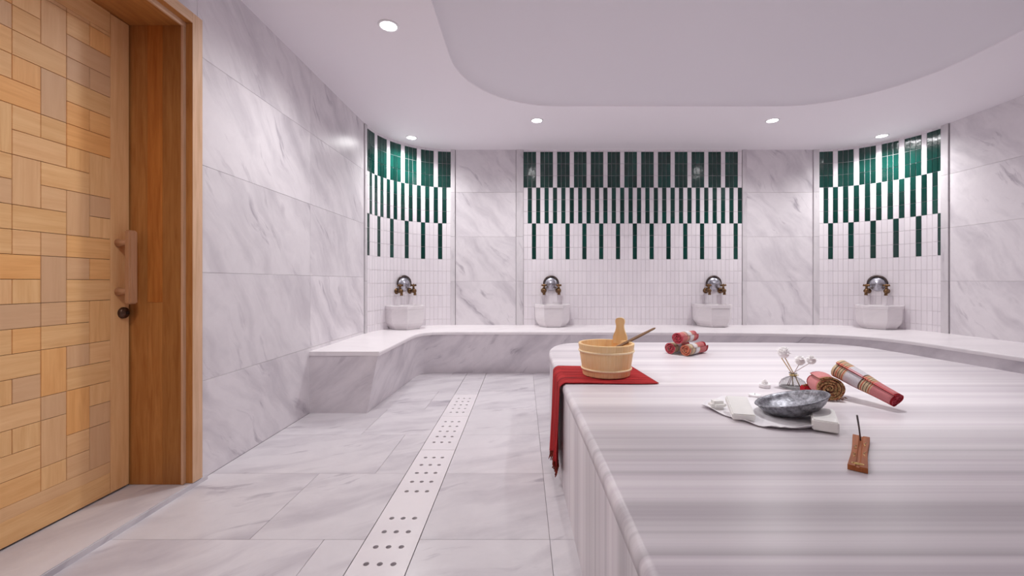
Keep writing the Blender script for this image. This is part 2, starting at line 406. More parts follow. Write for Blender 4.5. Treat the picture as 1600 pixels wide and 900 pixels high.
def drain_plate(y0, y1, rows, label):
    mb = MB(); x0, x1 = X0d, X1d; zt = 0.0; r = .0115; th = .022
    cols = [-.6125, -.5595, -.5065]; hw = .0265
    ox, oy = random.uniform(0, 30), random.uniform(0, 30)
    def q(ax, bx, ay, by):
        if bx-ax > 1e-4 and by-ay > 1e-4: mb.quad([(ax,ay,zt),(bx,ay,zt),(bx,by,zt),(ax,by,zt)], [(ax+ox,ay+oy),(bx+ox,ay+oy),(bx+ox,by+oy),(ax+ox,by+oy)], 0, .8)
    xa, xb = cols[0]-hw, cols[-1]+hw
    q(x0, xa, y0, y1); q(xb, x1, y0, y1)
    cur = y0
    for ry in sorted(rows):
        q(xa, xb, cur, ry-hw); cur = ry+hw
        for cx in cols:
            n = 24; sq, ci, cb = [], [], []
            for k in range(n):
                a = 2*PI*k/n; c, s_ = math.cos(a), math.sin(a); mx = max(abs(c), abs(s_))
                sq.append((cx + c/mx*hw, ry + s_/mx*hw)); ci.append((cx + c*r, ry + s_*r))
            i0 = [mb.vert((*p, zt)) for p in sq]; i1 = [mb.vert((*p, zt)) for p in ci]; i2 = [mb.vert((*p, zt-th)) for p in ci]
            for k in range(n):
                j = (k+1) % n
                mb.face((i0[k], i0[j], i1[j], i1[k]), [(sq[k][0]+ox,sq[k][1]+oy),(sq[j][0]+ox,sq[j][1]+oy),(ci[j][0]+ox,ci[j][1]+oy),(ci[k][0]+ox,ci[k][1]+oy)], 0, .8)
                mb.face((i1[k], i1[j], i2[j], i2[k]), None, 0, .8)
    q(xa, xb, cur, y1)
    for a, b in (((x0,y0),(x1,y0)), ((x1,y0),(x1,y1)), ((x1,y1),(x0,y1)), ((x0,y1),(x0,y0))):
        mb.quad([(*a,zt),(*a,-th),(*b,-th),(*b,zt)], None, 0, .8)
    mb.quad([(x0,y0,-.088),(x0+.012,y0,-.088),(x0+.012,y1,-.088),(x0,y1,-.088)], None, 1)   # ledge strip in the channel
    for xx in (x0+.002, x1-.014):
        mb.box((xx, y0+.004, -.09), (xx+.012, y1-.004, -th), m=1)
    o = mb.build('drain_cover', [M_DRAIN, M_JOINT], None, ((x0+x1)/2, y0, -.09))
    tag(o, label, 'drain cover', 'perforated covers of the floor drain')
P5 = lambda a: [a+.1055*i for i in range(5)]
drain_plate(.55, 1.30, P5(.70), 'perforated marble drain cover nearest the camera, before the long one')
drain_plate(1.303, 2.738, P5(1.527)+P5(2.199), 'long pale marble drain cover with two groups of three-wide holes')
drain_plate(2.742, 3.425, P5(2.87), 'middle marble drain cover just beyond the long one')
drain_plate(3.429, 4.088, P5(3.53), 'farthest perforated marble drain cover, with thin joint along its left side')
mb = MB(); mb.slab((X0d+.0005, 4.092, -.02), (1,0,0), (0,1,0), X1d-X0d-.001, .19, th=.02, bev=.0008, m=0, t=.8)
mb.slab((X0d+.0005, 4.284, -.02), (1,0,0), (0,1,0), X1d-X0d-.001, 1.0, th=.02, bev=.0008, m=0, t=.7)
mb.box((X0d+.01, 4.1, -.09), (X1d-.01, 5.25, -.021), m=1)
struct(mb.build('trim_8', [M_FLOOR, M_JOINT], None, (X0d, 4.09, -.09)), 'plain marble strip closing the drain line')

# threshold slab at the door
mb = MB(); mb.box((-2.30, .95, -.1), (-1.76, 2.34, .028), bev=.004, uvaxis=1)
struct(mb.build('trim_1', [M_FLOOR], None, (-2.0, 1.6, -.1)), 'raised marble door threshold')

# ------------------------------------------------------------------ walls of marble slabs
def slab_wall(mb, O, U, w, z0s, xs, th=.02, flip=False, m=0):
    """O base point, U direction, xs joints along U, z0s joints in height"""
    for za, zb in zip(z0s[:-1], z0s[1:]):
        for a, b in zip(xs[:-1], xs[1:]):
            mb.slab(Vector(O)+Vector(U)*a+Vector((0,0,za)), U, (0,0,1), b-a, zb-za, th=th, bev=.001, gap=.0015, m=m, flip=flip)
ZL = [0, .545, 1.15, 1.75, 2.35, ZC+.02]
ZB = [0, .505, 1.105, 1.705, 2.305, ZC+.02]
# left wall : Y from 2.29 to 4.72 (faces +X). U=+Y, V=+Z -> U x V = +X
mb = MB(); slab_wall(mb, (XL-.02, 0, 0), (0,1,0), 0, ZL, [2.30, 3.52, 4.70])
slab_wall(mb, (XL-.02, 0, 0), (0,1,0), 0, ZL, [-2.2, -1.3, -.1, 1.13])
slab_wall(mb, (XL-.02, 0, 0), (0,1,0), 0, [2.53, ZC+.02], [1.13, 2.30])
mb.box((XL-.14, 2.30, -.1), (XL-.016, 4.72, ZC+.02), m=1); mb.box((XL-.14, -2.3, -.1), (XL-.016, 1.12, ZC+.02), m=1); mb.box((XL-.14, 1.12, 2.54), (XL-.016, 2.30, ZC+.02), m=1)
struct(mb.build('wall_left', [M_WALL, M_JOINT]), 'white veined marble wall on the left')
# right wall (faces -X): U=-Y
mb = MB(); slab_wall(mb, (XR+.02, 4.70, 0), (0,-1,0), 0, ZB, [0, 1.2, 2.4, 3.6, 4.8, 6.0, 6.9])
mb.box((XR+.016, -2.3, -.1), (XR+.14, 4.72, ZC+.02), m=1)
struct(mb.build('wall_right', [M_WALL, M_JOINT]), 'white veined marble wall on the right')
mb = MB(); slab_wall(mb, (XR, YF-.02, 0), (-1,0,0), 0, ZB, [0, 1.2, 2.4, 3.6, 4.8, 6.0, 6.57])
mb.box((XL-.14, YF-.14, -.1), (XR+.14, YF-.016, ZC+.02), m=1)
struct(mb.build('wall_front', [M_WALL, M_JOINT]), 'marble wall behind the camera')
# back wall with its two piers (faces -Y): U=+X, V=+Z -> U x V = -Y
PL0, PL1, PR0, PR1 = -.918, -.104, 3.015, 3.905
mb = MB()
slab_wall(mb, (0, YB+.02, 0), (1,0,0), 0, ZB, [PL0, PL1]); slab_wall(mb, (0, YB+.02, 0), (1,0,0), 0, ZB, [PR0, PR1])
mb.box((-1.2, YB+.016, -.1), (4.2, YB+.14, ZC+.02), m=1)
wb = struct(mb.build('wall_back', [M_WALL, M_JOINT]), 'back wall of marble piers between tile mosaics')

# narrow upright marble strips framing the mosaics
def strip(n, p0, p1, out=.012, label=''):
    mb = MB(); p0 = Vector(p0); p1 = Vector(p1); U = (p1-p0); w_ = U.length
    for za, zb in zip(ZB[1:-1], ZB[2:]):
        mb.slab(p0 + Vector((0,0,za)) - U.normalized().cross(Vector((0,0,1)))*.02, U, (0,0,1), w_, zb-za, th=.02+out, bev=.003, gap=.001, uvrot=False)
    struct(mb.build('trim_%d' % n, [M_TRIM], None, (p0.x, p0.y, HB)), label)
strip(2, (-.983, YB, 0), (-.922, YB, 0), .012, 'grey marble strip between left mosaic and left pier')
strip(3, (-.100, YB, 0), (-.002, YB, 0), .012, 'grey marble strip left of the middle mosaic')
strip(4, (2.952, YB, 0), (3.011, YB, 0), .012, 'grey marble strip right of the middle mosaic')
strip(5, (3.909, YB, 0), (3.990, YB, 0), .012, 'grey marble strip left of the right mosaic')
lc = CL[1][-1]
strip(6, along(CL, lc+.005), along(CL, lc-.055), .01, 'marble strip at the outer edge of left mosaic')
strip(7, along(CR, CR[1][-1]-.075), along(CR, CR[1][-1]+.01), .01, 'marble strip at the outer edge of right mosaic')

# ------------------------------------------------------------------ mosaics of long glazed tiles
TP, TH = .0567, .1612
ZT = 2.852
def mosaic(name, posf, ncols, kindf, label):
    mb = MB(); rows = 15; gp = .0022
    def nrm(i):
        a, b = posf(i), posf(i+1); U = (b-a).normalized(); return a, b, U, U.cross(Vector((0,0,1)))
    for i in range(ncols):
        a, b, U, n = nrm(i)
        # grout backing
        for (z0, z1, mi) in ((HB-.05, ZT-9*TH, 3), (ZT-9*TH, ZC+.02, 2)):
            mb.quad([a+Vector((0,0,z0)), b+Vector((0,0,z0)), b+Vector((0,0,z1)), a+Vector((0,0,z1))], None, mi)
        wd = (b-a).length
        for r in range(-1, rows):
            z1 = ZT - r*TH; z0 = z1 - TH
            if r == -1: z1 = ZC+.01
            z0 = max(z0, HB-.03)
            if z1-z0 < .01: continue
            green = kindf(i, r)
            gg = gp*1.15 if green else gp*.75
            o = a + U*gg/2 + Vector((0,0,z0+gg/2)); w_, h_ = wd-gg, z1-z0-gg
            tn = random.random() if not green else random.random()*.8; t = .0045; bv = .0015
            tilt = [random.uniform(-.0006, .0006) for _ in range(4)] if green else [0]*4
            c = [(0,0),(w_,0),(w_,h_),(0,h_)]; ci = [(bv,bv),(w_-bv,bv),(w_-bv,h_-bv),(bv,h_-bv)]
            i0 = [mb.vert(o+U*p[0]+Vector((0,0,p[1]))+n*.0002) for p in c]; i2 = [mb.vert(o+U*p[0]+Vector((0,0,p[1]))+n*(t+d)) for p, d in zip(ci, tilt)]
            mi = 0 if green else 1
            mb.face(i2, None, mi, tn)
            for k in range(4):
                j = (k+1) % 4; mb.face((i0[k], i0[j], i2[j], i2[k]), None, mi, tn)
    o = mb.build(name, [M_GREEN, M_WHITE, M_TGROUT, M_TGROUT2])
    return struct(o, label)
def k_mid(i, r):
    if r < 0: return False
    if r < 3: return i % 4 != 3
    if r < 6: return i % 2 == 1
    if r < 9: return i % 4 == 2
    return False
mosaic('wall_tiles_middle', lambda i: Vector((.0+TP*i, YB, 0)), 52, k_mid, 'mosaic of green and white tiles, middle of back wall')
# right corner: columns run from the back wall outwards
mosaic('wall_tiles_right', lambda i: along(CR, .02+TP*i), 24, k_mid, 'curved mosaic of green and white tiles, right corner')
NL = 23
def k_left(i, r):
    j = NL-1-i            # i counts from the left, j from the right end
    if r < 0: return False
    if r < 3: return j % 4 != 3
    if r < 6: return j % 2 == 1
    if r < 9: return j % 4 == 2
    return False
mosaic('wall_tiles_left', lambda i: along(CL, .012+TP*(NL-i)), NL, k_left, 'curved mosaic of green and white tiles, left corner')

# ------------------------------------------------------------------ ceiling with shallow dome
def rrect(x0, x1, y0, y1, r, n=14):
    pts = []
    for cx, cy, a0 in ((x1-r, y1-r, 0), (x0+r, y1-r, 90), (x0+r, y0+r, 180), (x1-r, y0+r, 270)):
        for k in range(n+1):
            a = math.radians(a0+90*k/n); pts.append((cx+r*math.cos(a), cy+r*math.sin(a)))
    out = []
    for i in range(len(pts)):
        p, q = pts[i], pts[(i+1) % len(pts)]; d = math.dist(p, q)
        if d < 1e-6: continue
        k = max(1, int(d/.15))
        for t in range(k): out.append((p[0]+(q[0]-p[0])*t/k, p[1]+(q[1]-p[1])*t/k))
    return out
mb = MB()
inn = rrect(-.585, 3.55, -.50, 4.26, .95)
DC = Vector((1.4825, 1.88))
out = []
for x, y in inn:
    d = Vector((x, y))-DC; k = 1e9
    if abs(d.x) > 1e-6: k = min(k, ((XR+.12 if d.x > 0 else XL-.12)-DC.x)/d.x)
    if abs(d.y) > 1e-6: k = min(k, ((YB+.12 if d.y > 0 else YF-.12)-DC.y)/d.y)
    out.append((DC.x+d.x*k, DC.y+d.y*k))
n = len(inn)
io = [mb.vert((*p, ZC)) for p in out]; prev = [mb.vert((*p, ZC)) for p in inn]
for k in range(n):
    j = (k+1) % n; mb.face((io[k], prev[k], prev[j], io[j]), None, 0)
# corner fillers of the outer rectangle
for sx, sy in ((1,1),(-1,1),(-1,-1),(1,-1)):
    X = XR+.12 if sx > 0 else XL-.12; Y = YB+.12 if sy > 0 else YF-.12
    best = sorted(range(n), key=lambda k: (out[k][0]-X)**2+(out[k][1]-Y)**2)[:40]
    cand = [(k, (k+1) % n) for k in range(n) if (abs(out[k][0]-X) < 1e-5) != (abs(out[(k+1) % n][0]-X) < 1e-5) and abs(out[k][0]-X) < 2 and abs(out[k][1]-Y) < 2]
    for a, b_ in cand:
        mb.face((io[a], mb.vert((X, Y, ZC)), io[b_]), None, 0)
def ring(s, z, off=0):
    r = []
    for x, y in inn:
        d = Vector((x, y))-DC; r.append(mb.vert((DC.x+d.x*s, DC.y+d.y*s, z)))
    return r
prof = [(.999, ZC+.003), (.998, ZC+.006)] + [(.998-.97*i/20, ZC+.006+.20*(1-(1-.97*i/20)**2)) for i in range(1, 21)]
M_DOME_SHADE = simple('dome_shade_tone', (.765,.74,.785), .65, 0, .2)  # shade of the dome put into a greyer ceiling colour
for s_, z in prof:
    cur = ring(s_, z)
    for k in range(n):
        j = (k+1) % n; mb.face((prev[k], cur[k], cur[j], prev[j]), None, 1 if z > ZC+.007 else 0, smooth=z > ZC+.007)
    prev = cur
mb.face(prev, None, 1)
struct(mb.build('ceiling', [M_CEIL, M_DOME_SHADE]), 'lilac white ceiling with a shallow oval dome')

# ------------------------------------------------------------------ door and frame
Xd = -2.075
door = struct(empty('door_1', (Xd-.03, 1.65, .035)), 'light wood door faced with a basket pattern of blocks')
mb = MB()
mb.box((Xd-.045, 1.06, .037), (Xd-.006, 2.205, 2.45), m=1)
mb.slab((Xd-.006, 2.107, .037), (0,1,0), (0,0,1), .098, 2.41, th=.006, bev=.001, m=0, t=.35, uvrot=True)       # lock stile
mb.slab((Xd-.006, 1.06, .037), (0,1,0), (0,0,1), 1.045, .104, th=.006, bev=.001, m=0, t=.6)                       # bottom rail
mb.slab((Xd-.006, 1.06, .141), (0,1,0), (0,0,1), 1.045, .055, th=.006, bev=.001, m=0, t=.2)
R0, RP, CP = .196, .1015, .1015
Yr = 2.107
def tile(c0, c1, r0, r1):
    horiz = (c1-c0) > (r1-r0)
    if c1-c0 == r1-r0: horiz = random.random() < .6
    y0 = Yr-CP*(c1+1); z0 = R0+RP*r0
    w_, h_ = CP*(c1-c0+1), RP*(r1-r0+1)
    if y0 < 1.06: w_ -= 1.06-y0; y0 = 1.06
    if z0+h_ > 2.345: h_ = 2.345-z0
    if w_ < .01 or h_ < .01: return
    mb.slab((Xd-.006, y0, z0), (0,1,0), (0,0,1), w_, h_, th=.006, bev=.0012, gap=.0022, m=0, uvrot=not horiz)
layout = ['V:0:2','V:0:6','V:0:13','V:1:2','V:1:11','V:2:1','V:2:4','V:2:8','V:2:16','V:2:19','V:3:12','V:4:14','V:0:0',
          'H:0:4','H:0:8','H:0:10','H:0:15','H:0:17','H:0:19','H:1:6','H:1:13','H:2:11','H:2:14','H:2:18',
          'H:3:0','H:3:1','H:3:3','H:3:5','H:3:7','H:3:9','H:3:16']
layout = [s_ for s_ in layout if s_ not in ('V:0:2',)]
occ = {}
def put(k, c, r):
    cells = [(c, r), (c, r+1)] if k == 'V' else [(c, r), (c+1, r)]
    if any(x in occ for x in cells): return
    for x in cells: occ[x] = 1
    tile(c, cells[-1][0], r, cells[-1][1])
for s_ in layout:
    k, c, r = s_.split(':'); put(k, int(c), int(r))
for c in range(5, 11):
    for r in range(22):
        if (c, r) in occ: continue
        u = random.random()
        if u < .4 and c < 10: put('H', c, r)
        elif u < .7 and r < 21: put('V', c, r)
        if (c, r) not in occ: occ[(c, r)] = 1; tile(c, c, r, r)
for c in range(5):
    for r in range(22):
        if (c, r) not in occ: occ[(c, r)] = 1; tile(c, c, r, r)
mb.slab((Xd-.006, 1.06, 2.345), (0,1,0), (0,0,1), 1.045, .105, th=.006, bev=.001, m=0, t=.5)
mb.build('door_panel', [M_DOOR, M_DGROUT], door, (Xd-.03, 1.65, .037))
# pull handle : flat bar on two round standoffs
mb = MB()
mb.box((-2.026, 2.125, .985), (-1.996, 2.172, 1.362), bev=.006)
mb.build('door_handle', [M_HANDLE], door, (-2.01, 2.147, .985))
for z in (1.048, 1.297):
    mb = MB(); mb.sweep([(Xd, 2.147, z), (-2.045, 2.147, z), (-2.022, 2.147, z)], [.022, .016, .016], 16)
    mb.build('handle_post', [M_HANDLE], door, (Xd, 2.147, z))
mb = MB(); mt = Matrix.Rotation(PI/2, 4, 'Y')
mb.lathe([(0,.022),(.012,.022),(.016,.018),(.022,.016),(.028,.010),(.030,0)], (Xd, 2.172, .938), 24, 0, mt)
mb.box((Xd+.016, 2.166, .930), (Xd+.0235, 2.178, .947), m=1)
mb.build('lock_cylinder', [M_LOCK, M_GAP], door, (Xd, 2.172, .938))

fr = struct(empty('door_1_frame', (-1.9, 2.25, .028)), 'orange brown wooden door frame around the block door')
def boards(name, specs, mats):
    mb = MB()
    for lo, hi, t, ax, m in specs: mb.box(lo, hi, t=t, bev=.0008, uvaxis=ax, m=m)
    return mb.build(name, mats, fr, specs[0][0])
# jamb liner facing the camera made of three boards
zt = .029
boards('jamb', [((-2.12, 2.212, zt), (-1.985, 2.30, 2.452), .25, 2, 0), ((-1.985, 2.212, zt), (-1.905, 2.30, .99), .65, 2, 0), ((-1.985, 2.212, .9905), (-1.905, 2.30, 2.452), .95, 2, 0),
                ((-1.905, 2.212, zt), (-1.805, 2.30, 2.452), .1, 2, 0)], [M_FRAME])
boards('jamb', [((-2.12, 1.00, zt), (-1.805, 1.055, 2.452), .4, 2, 0)], [M_FRAME])
boards('jamb_bead', [((-1.805, 2.208, zt), (-1.794, 2.30, 2.452), .2, 2, 0)], [M_FRAMEL])
boards('architrave', [((-1.794, 2.228, zt), (-1.758, 2.296, 2.530), .2, 2, 0), ((-1.794, 2.2275, zt), (-1.7595, 2.2285, 2.475), .3, 2, 1)], [M_FRAMEL, M_FRAME])
boards('architrave', [((-1.794, .985, zt), (-1.758, 1.05, 2.530), .2, 2, 0)], [M_FRAMEL])
boards('head', [((-2.12, 1.055, 2.452), (-1.805, 2.30, 2.52), .6, 1, 0)], [M_FRAME])
boards('head_bead', [((-1.805, 1.055, 2.448), (-1.794, 2.30, 2.52), .2, 1, 0)], [M_FRAMEL])
boards('head_architrave', [((-1.794, 1.05, 2.475), (-1.758, 2.228, 2.530), .2, 1, 0), ((-1.7935, 1.05, 2.4742), (-1.7595, 2.228, 2.4755), .3, 1, 1)], [M_FRAMEL, M_FRAME])
mb = MB(); mb.box((-2.20, .95, .0), (-2.125, 2.30, 2.52), m=0)
struct(mb.build('wall_beyond_door', [M_GAP]), 'dark void behind the door')

# ------------------------------------------------------------------ benches
def smooth_path(pts, n=6):
    P = [Vector(p) for p in pts]; out = []
    for i in range(len(P)-1):
        p0, p1, p2, p3 = P[max(i-1,0)], P[i], P[i+1], P[min(i+2, len(P)-1)]
        for k in range(n):
            t = k/n
            out.append(.5*((2*p1)+(-p0+p2)*t+(2*p0-5*p1+4*p2-p3)*t*t+(-p0+3*p1-3*p2+p3)*t**3))
    out.append(P[-1]); return out
bt = smooth_path([(-1.205,3.50),(-1.205,3.9),(-1.205,4.35),(-1.20,4.60),(-1.165,4.76),(-1.08,4.86),(-.93,4.905),(-.6,4.912),(.2,4.905),(1.4,4.86),(2.5,4.80),(3.1,4.72),(3.42,4.62),(3.68,4.44),(3.80,4.18),(3.84,3.8),(3.86,3.2),(3.87,2.0),(3.87,.5),(3.87,-2.18)])
bb = smooth_path([(-1.31,3.506),(-1.295,3.9),(-1.275,4.35),(-1.262,4.66),(-1.245,4.86),(-1.19,4.99),(-1.05,5.045),(-.6,5.056),(.2,5.05),(1.4,5.02),(2.5,4.97),(3.15,4.88),(3.52,4.76),(3.79,4.55),(3.92,4.24),(3.96,3.8),(3.97,3.2),(3.98,2.0),(3.98,.5),(3.98,-2.18)])
# wall side of the bench follows the room outline
def wallside(p):
    x, y = p
    return None
def back_line():
    pts = [(XL-.004, 3.50), (XL-.004, 3.9), (XL-.004, 4.4)]
    cl = CL[0]; pts += [(cl[k].x-.004, cl[k].y+.004) for k in range(400, -1, -25)]
    pts += [(x, YB+.012) for x in (-.6, 0, .8, 1.6, 2.4, 3.2, 3.7)]
    cr = CR[0]; pts += [(cr[k].x+.004, cr[k].y+.004) for k in range(0, 401, 25)]
    pts += [(XR+.004, y) for y in (4.2, 3.2, 2.0, .5, -2.18)]
    return [Vector(p) for p in pts]
def resample(P, ts):
    s = [0]
    for i in range(len(P)-1): s.append(s[-1]+(P[i+1]-P[i]).length)
    out = []
    for t in ts:
        d = t*s[-1]; i = 0
        while i < len(s)-2 and s[i+1] < d: i += 1
        out.append(P[i].lerp(P[i+1], min(1, (d-s[i])/max(1e-9, s[i+1]-s[i]))))
    return out, s[-1]
# nearest pairing: resample each of three matched sections so the strips stay square
def sections(front_breaks, P):
    return P
bkl = back_line()
def pair(front, back):
    """for every front point, a back point by matching key stations"""
    keysf = [0]; keysb = [0]
    def near(P, q): return min(range(len(P)), key=lambda i: (P[i]-Vector(q)).length)
    for qf, qb in (((-1.2,4.60),(XL,4.55)), ((-1.165,4.76),(-1.72,5.05)), ((-1.08,4.86),(-1.35,5.55)), ((-.93,4.905),(-.9,YB)), ((1.4,4.86),(1.4,YB)), ((3.1,4.72),(3.6,YB)), ((3.42,4.62),(4.2,5.6)), ((3.68,4.44),(4.62,5.3)), ((3.80,4.18),(XR,4.6)), ((3.86,3.2),(XR,3.2))):
        keysf.append(near(front, qf)); keysb.append((near(back, qb)))
    keysf.append(len(front)-1); keysb.append(len(back)-1)
    res = [None]*len(front)
    for (fa, fb), (ba, b2) in zip(zip(keysf[:-1], keysf[1:]), zip(keysb[:-1], keysb[1:])):
        if fb <= fa: continue
        seg = back[ba:b2+1]
        if len(seg) < 2: seg = [back[ba], back[min(ba+1, len(back)-1)]] if b2 > ba else [back[ba], back[ba]]
        rs, _ = resample(seg, [k/(fb-fa) for k in range(fb-fa+1)])
        for k in range(fb-fa+1): res[fa+k] = rs[k]
    return res
bkfine, _ = resample(bkl, [i/600 for i in range(601)])
backp = pair(bt, bkfine)
bench = empty('stone_bench', (1.4, 5.2, 0), 'long white marble bench running round the walls behind the platform', 'bench')
mb = MB(); TS = .035; nb = len(bt); s_ = 0
for i in range(nb-1):
    f0, f1, k0, k1 = bt[i], bt[i+1], backp[i], backp[i+1]; ds = (f1-f0).length
    d0 = (f1-f0).normalized(); 
    def rows(f, k):
        inw = (k-f).normalized()
        return [(k.x, k.y, HB), (f.x+inw.x*.012, f.y+inw.y*.012, HB), (f.x+inw.x*.003, f.y+inw.y*.003, HB-.004), (f.x, f.y, HB-.012), (f.x, f.y, HB-TS), (f.x+inw.x*.16, f.y+inw.y*.16, HB-TS)]
    A, B_ = rows(f0, k0), rows(f1, k1); us = [0, .6, .612, .62, .645, .8]
    for r in range(5):
        mb.quad([A[r], A[r+1], B_[r+1], B_[r]], [(us[r]*1.0, s_), (us[r+1]*1.0, s_), (us[r+1]*1.0, s_+ds), (us[r]*1.0, s_+ds)], 0, .9, r in (1,2,3))
    s_ += ds
# end face of the slab
f, k = bt[0], backp[0]
mb.quad([(k.x,k.y,HB),(k.x,k.y,HB-TS),(f.x,f.y,HB-TS),(f.x,f.y,HB)], None, 0, .9)
mb.build('seat_slab', [M_BENCHTOP], bench, (1.4, 5.2, HB-TS))
mb = MB(); zt_ = HB-TS+.002; s_ = 0
fu, tot = resample(bb, [i/(nb-1) for i in range(nb)])
ft = [f + (k-f).normalized()*.012 for f, k in zip(bt, backp)]
for i in range(nb-1):
    a, b_, c, d = bb[i], bb[i+1], ft[i+1], ft[i]; ds = (b_-a).length
    mb.quad([(a.x,a.y,0),(b_.x,b_.y,0),(c.x,c.y,zt_),(d.x,d.y,zt_)], [(s_,0),(s_+ds,0),(s_+ds,.5),(s_,.5)], 0, .6 if int(s_/1.05) % 2 else .3, True)
    s_ += ds
a, d = bb[0], ft[0]
mb.quad([(XL-.004, 3.506, 0), (a.x, a.y, 0), (d.x, d.y, zt_), (XL-.004, 3.506, zt_)], [(20,5),(20.5,5),(20.6,5.5),(20,5.5)], 0, .15)
mb.build('riser', [M_BENCH], bench, (1.4, 5.2, 0))

# ------------------------------------------------------------------ platform
pk = [(.225,.45),(.222,1.2),(.207,2.0),(.192,2.8),(.192,3.15),(.215,3.35),(.275,3.52),(.38,3.63),(.56,3.675),(.98,3.69),(1.9,3.68),(2.35,3.66),(2.62,3.59),(2.78,3.44),(2.835,3.15),(2.87,2.8),(2.90,2.43),(2.93,1.6),(2.93,.5)]
right = [Vector(p) for p in pk]
front = [Vector(p) for p in [(2.90,.22),(2.80,.06),(2.60,-.02),(2.2,-.04),(1.0,-.04),(.60,-.03),(.36,.04),(.26,.18)]]
op = smooth_path([*right, *front, right[0]], 6)[:-1]
def offset(P, d):
    out = []; n = len(P)
    for i in range(n):
        t = (P[(i+1) % n]-P[i-1]).normalized(); out.append(P[i] + Vector((t.y, -t.x))*d)   # path runs clockwise: inside is to the right
    return out
plat = empty('marble_platform', (1.55, 1.8, 0), 'large raised slab platform of lilac grey striped marble in the middle of the room', 'platform')
def rings_mesh(mb, prof, cap=True):
    prev = None
    for off_, z in prof:
        cur = [mb.vert((p.x, p.y, z)) for p in offset(op, off_)]
        if prev:
            for k in range(len(cur)):
                j = (k+1) % len(cur); mb.face((prev[k], cur[k], cur[j], prev[j]), None, 0, .5, True)
        prev = cur
    if cap: mb.face(list(reversed(prev)), None, 0)
mb = MB(); rings_mesh(mb, [(.006, 0), (.006, HP-.046)], False); mb.build('body', [M_PLAT], plat, (1.55, 1.8, 0))
mb = MB(); 
pr = [(.03, HP-.047), (.006, HP-.046), (0, HP-.044)] + [(0, HP-.022)] + [(.022*(1-math.cos(a)), HP-.022+.022*math.sin(a)) for a in [PI/2*i/6 for i in range(1, 7)]]
rings_mesh(mb, pr); mb.build('top_slab', [M_PLAT], plat, (1.55, 1.8, 0))

# ------------------------------------------------------------------ downlights
def downlight(x, y, label, power=1.0):
    root = empty('ceiling_downlight', (x, y, ZC), label, 'ceiling light', 'round recessed downlights')
    mb = MB(); mb.lathe([(.054, ZC-.001), (.056, ZC-.006), (.066, ZC-.007), (.072, ZC-.003), (.073, ZC+.002)], (x, y, 0), 32, 0)
    mb.build('trim_ring', [M_RING], root, (x, y, ZC))
    mb = MB(); mb.lathe([(0, ZC-.004), (.02, ZC-.004), (.055, ZC-.002)], (x, y, 0), 32, 0)
    mb.build('lens', [M_EM], root, (x, y, ZC-.002))
    l = bpy.data.lights.new('downlight_beam', 'SPOT'); l.energy = LAMP_W*power; l.color = LAMP_COL; l.spot_size = math.radians(155); l.spot_blend = .9; l.shadow_soft_size = .05
    lo = bpy.data.objects.new('downlight_beam', l); COL.objects.link(lo); lo.parent = root; lo.location = (0, 0, -.03)
downlight(-.939, 2.915, 'largest glowing downlight, above the left wall and door')
downlight(-1.384, 5.18, 'small round downlight close above the left curved mosaic')
downlight(.148, 4.63, 'starry bright downlight in front of left end of the middle mosaic')
downlight(2.75, 4.63, 'round downlight in front of right end of the middle mosaic')
downlight(4.375, 5.12, 'round downlight close above the right curved mosaic')
for x, y in ((3.93, 2.915), (-.94, .85), (3.93, .85), (.15, -.95), (2.75, -.95)):
    downlight(x, y, 'recessed downlight on the ceiling ring outside the photo', .85 if x < 0 else .15)

# unseen lamp added at the dome crown to brighten the platform centre
dl = empty('added_dome_lamp', (1.48, 2.15, 3.07), 'added unseen lamp at the crown of the ceiling dome, brightening the platform', 'ceiling light')
mb = MB(); mb.lathe([(0,-.012),(.05,-.012),(.075,-.006),(.08,.01)], (1.48, 2.15, 3.07), 32, 0); mb.build('shade', [M_RING], dl, (1.48, 2.15, 3.07))
l = bpy.data.lights.new('added_dome_beam', 'SPOT'); l.energy = DOME_W; l.color = (1, 1, 1); l.spot_size = math.radians(74); l.spot_blend = 1.0; l.shadow_soft_size = .07
lo = bpy.data.objects.new('added_dome_beam', l); COL.objects.link(lo); lo.parent = dl; lo.location = (0, 0, -.03); lo.rotation_euler = (math.radians(10), 0, 0)

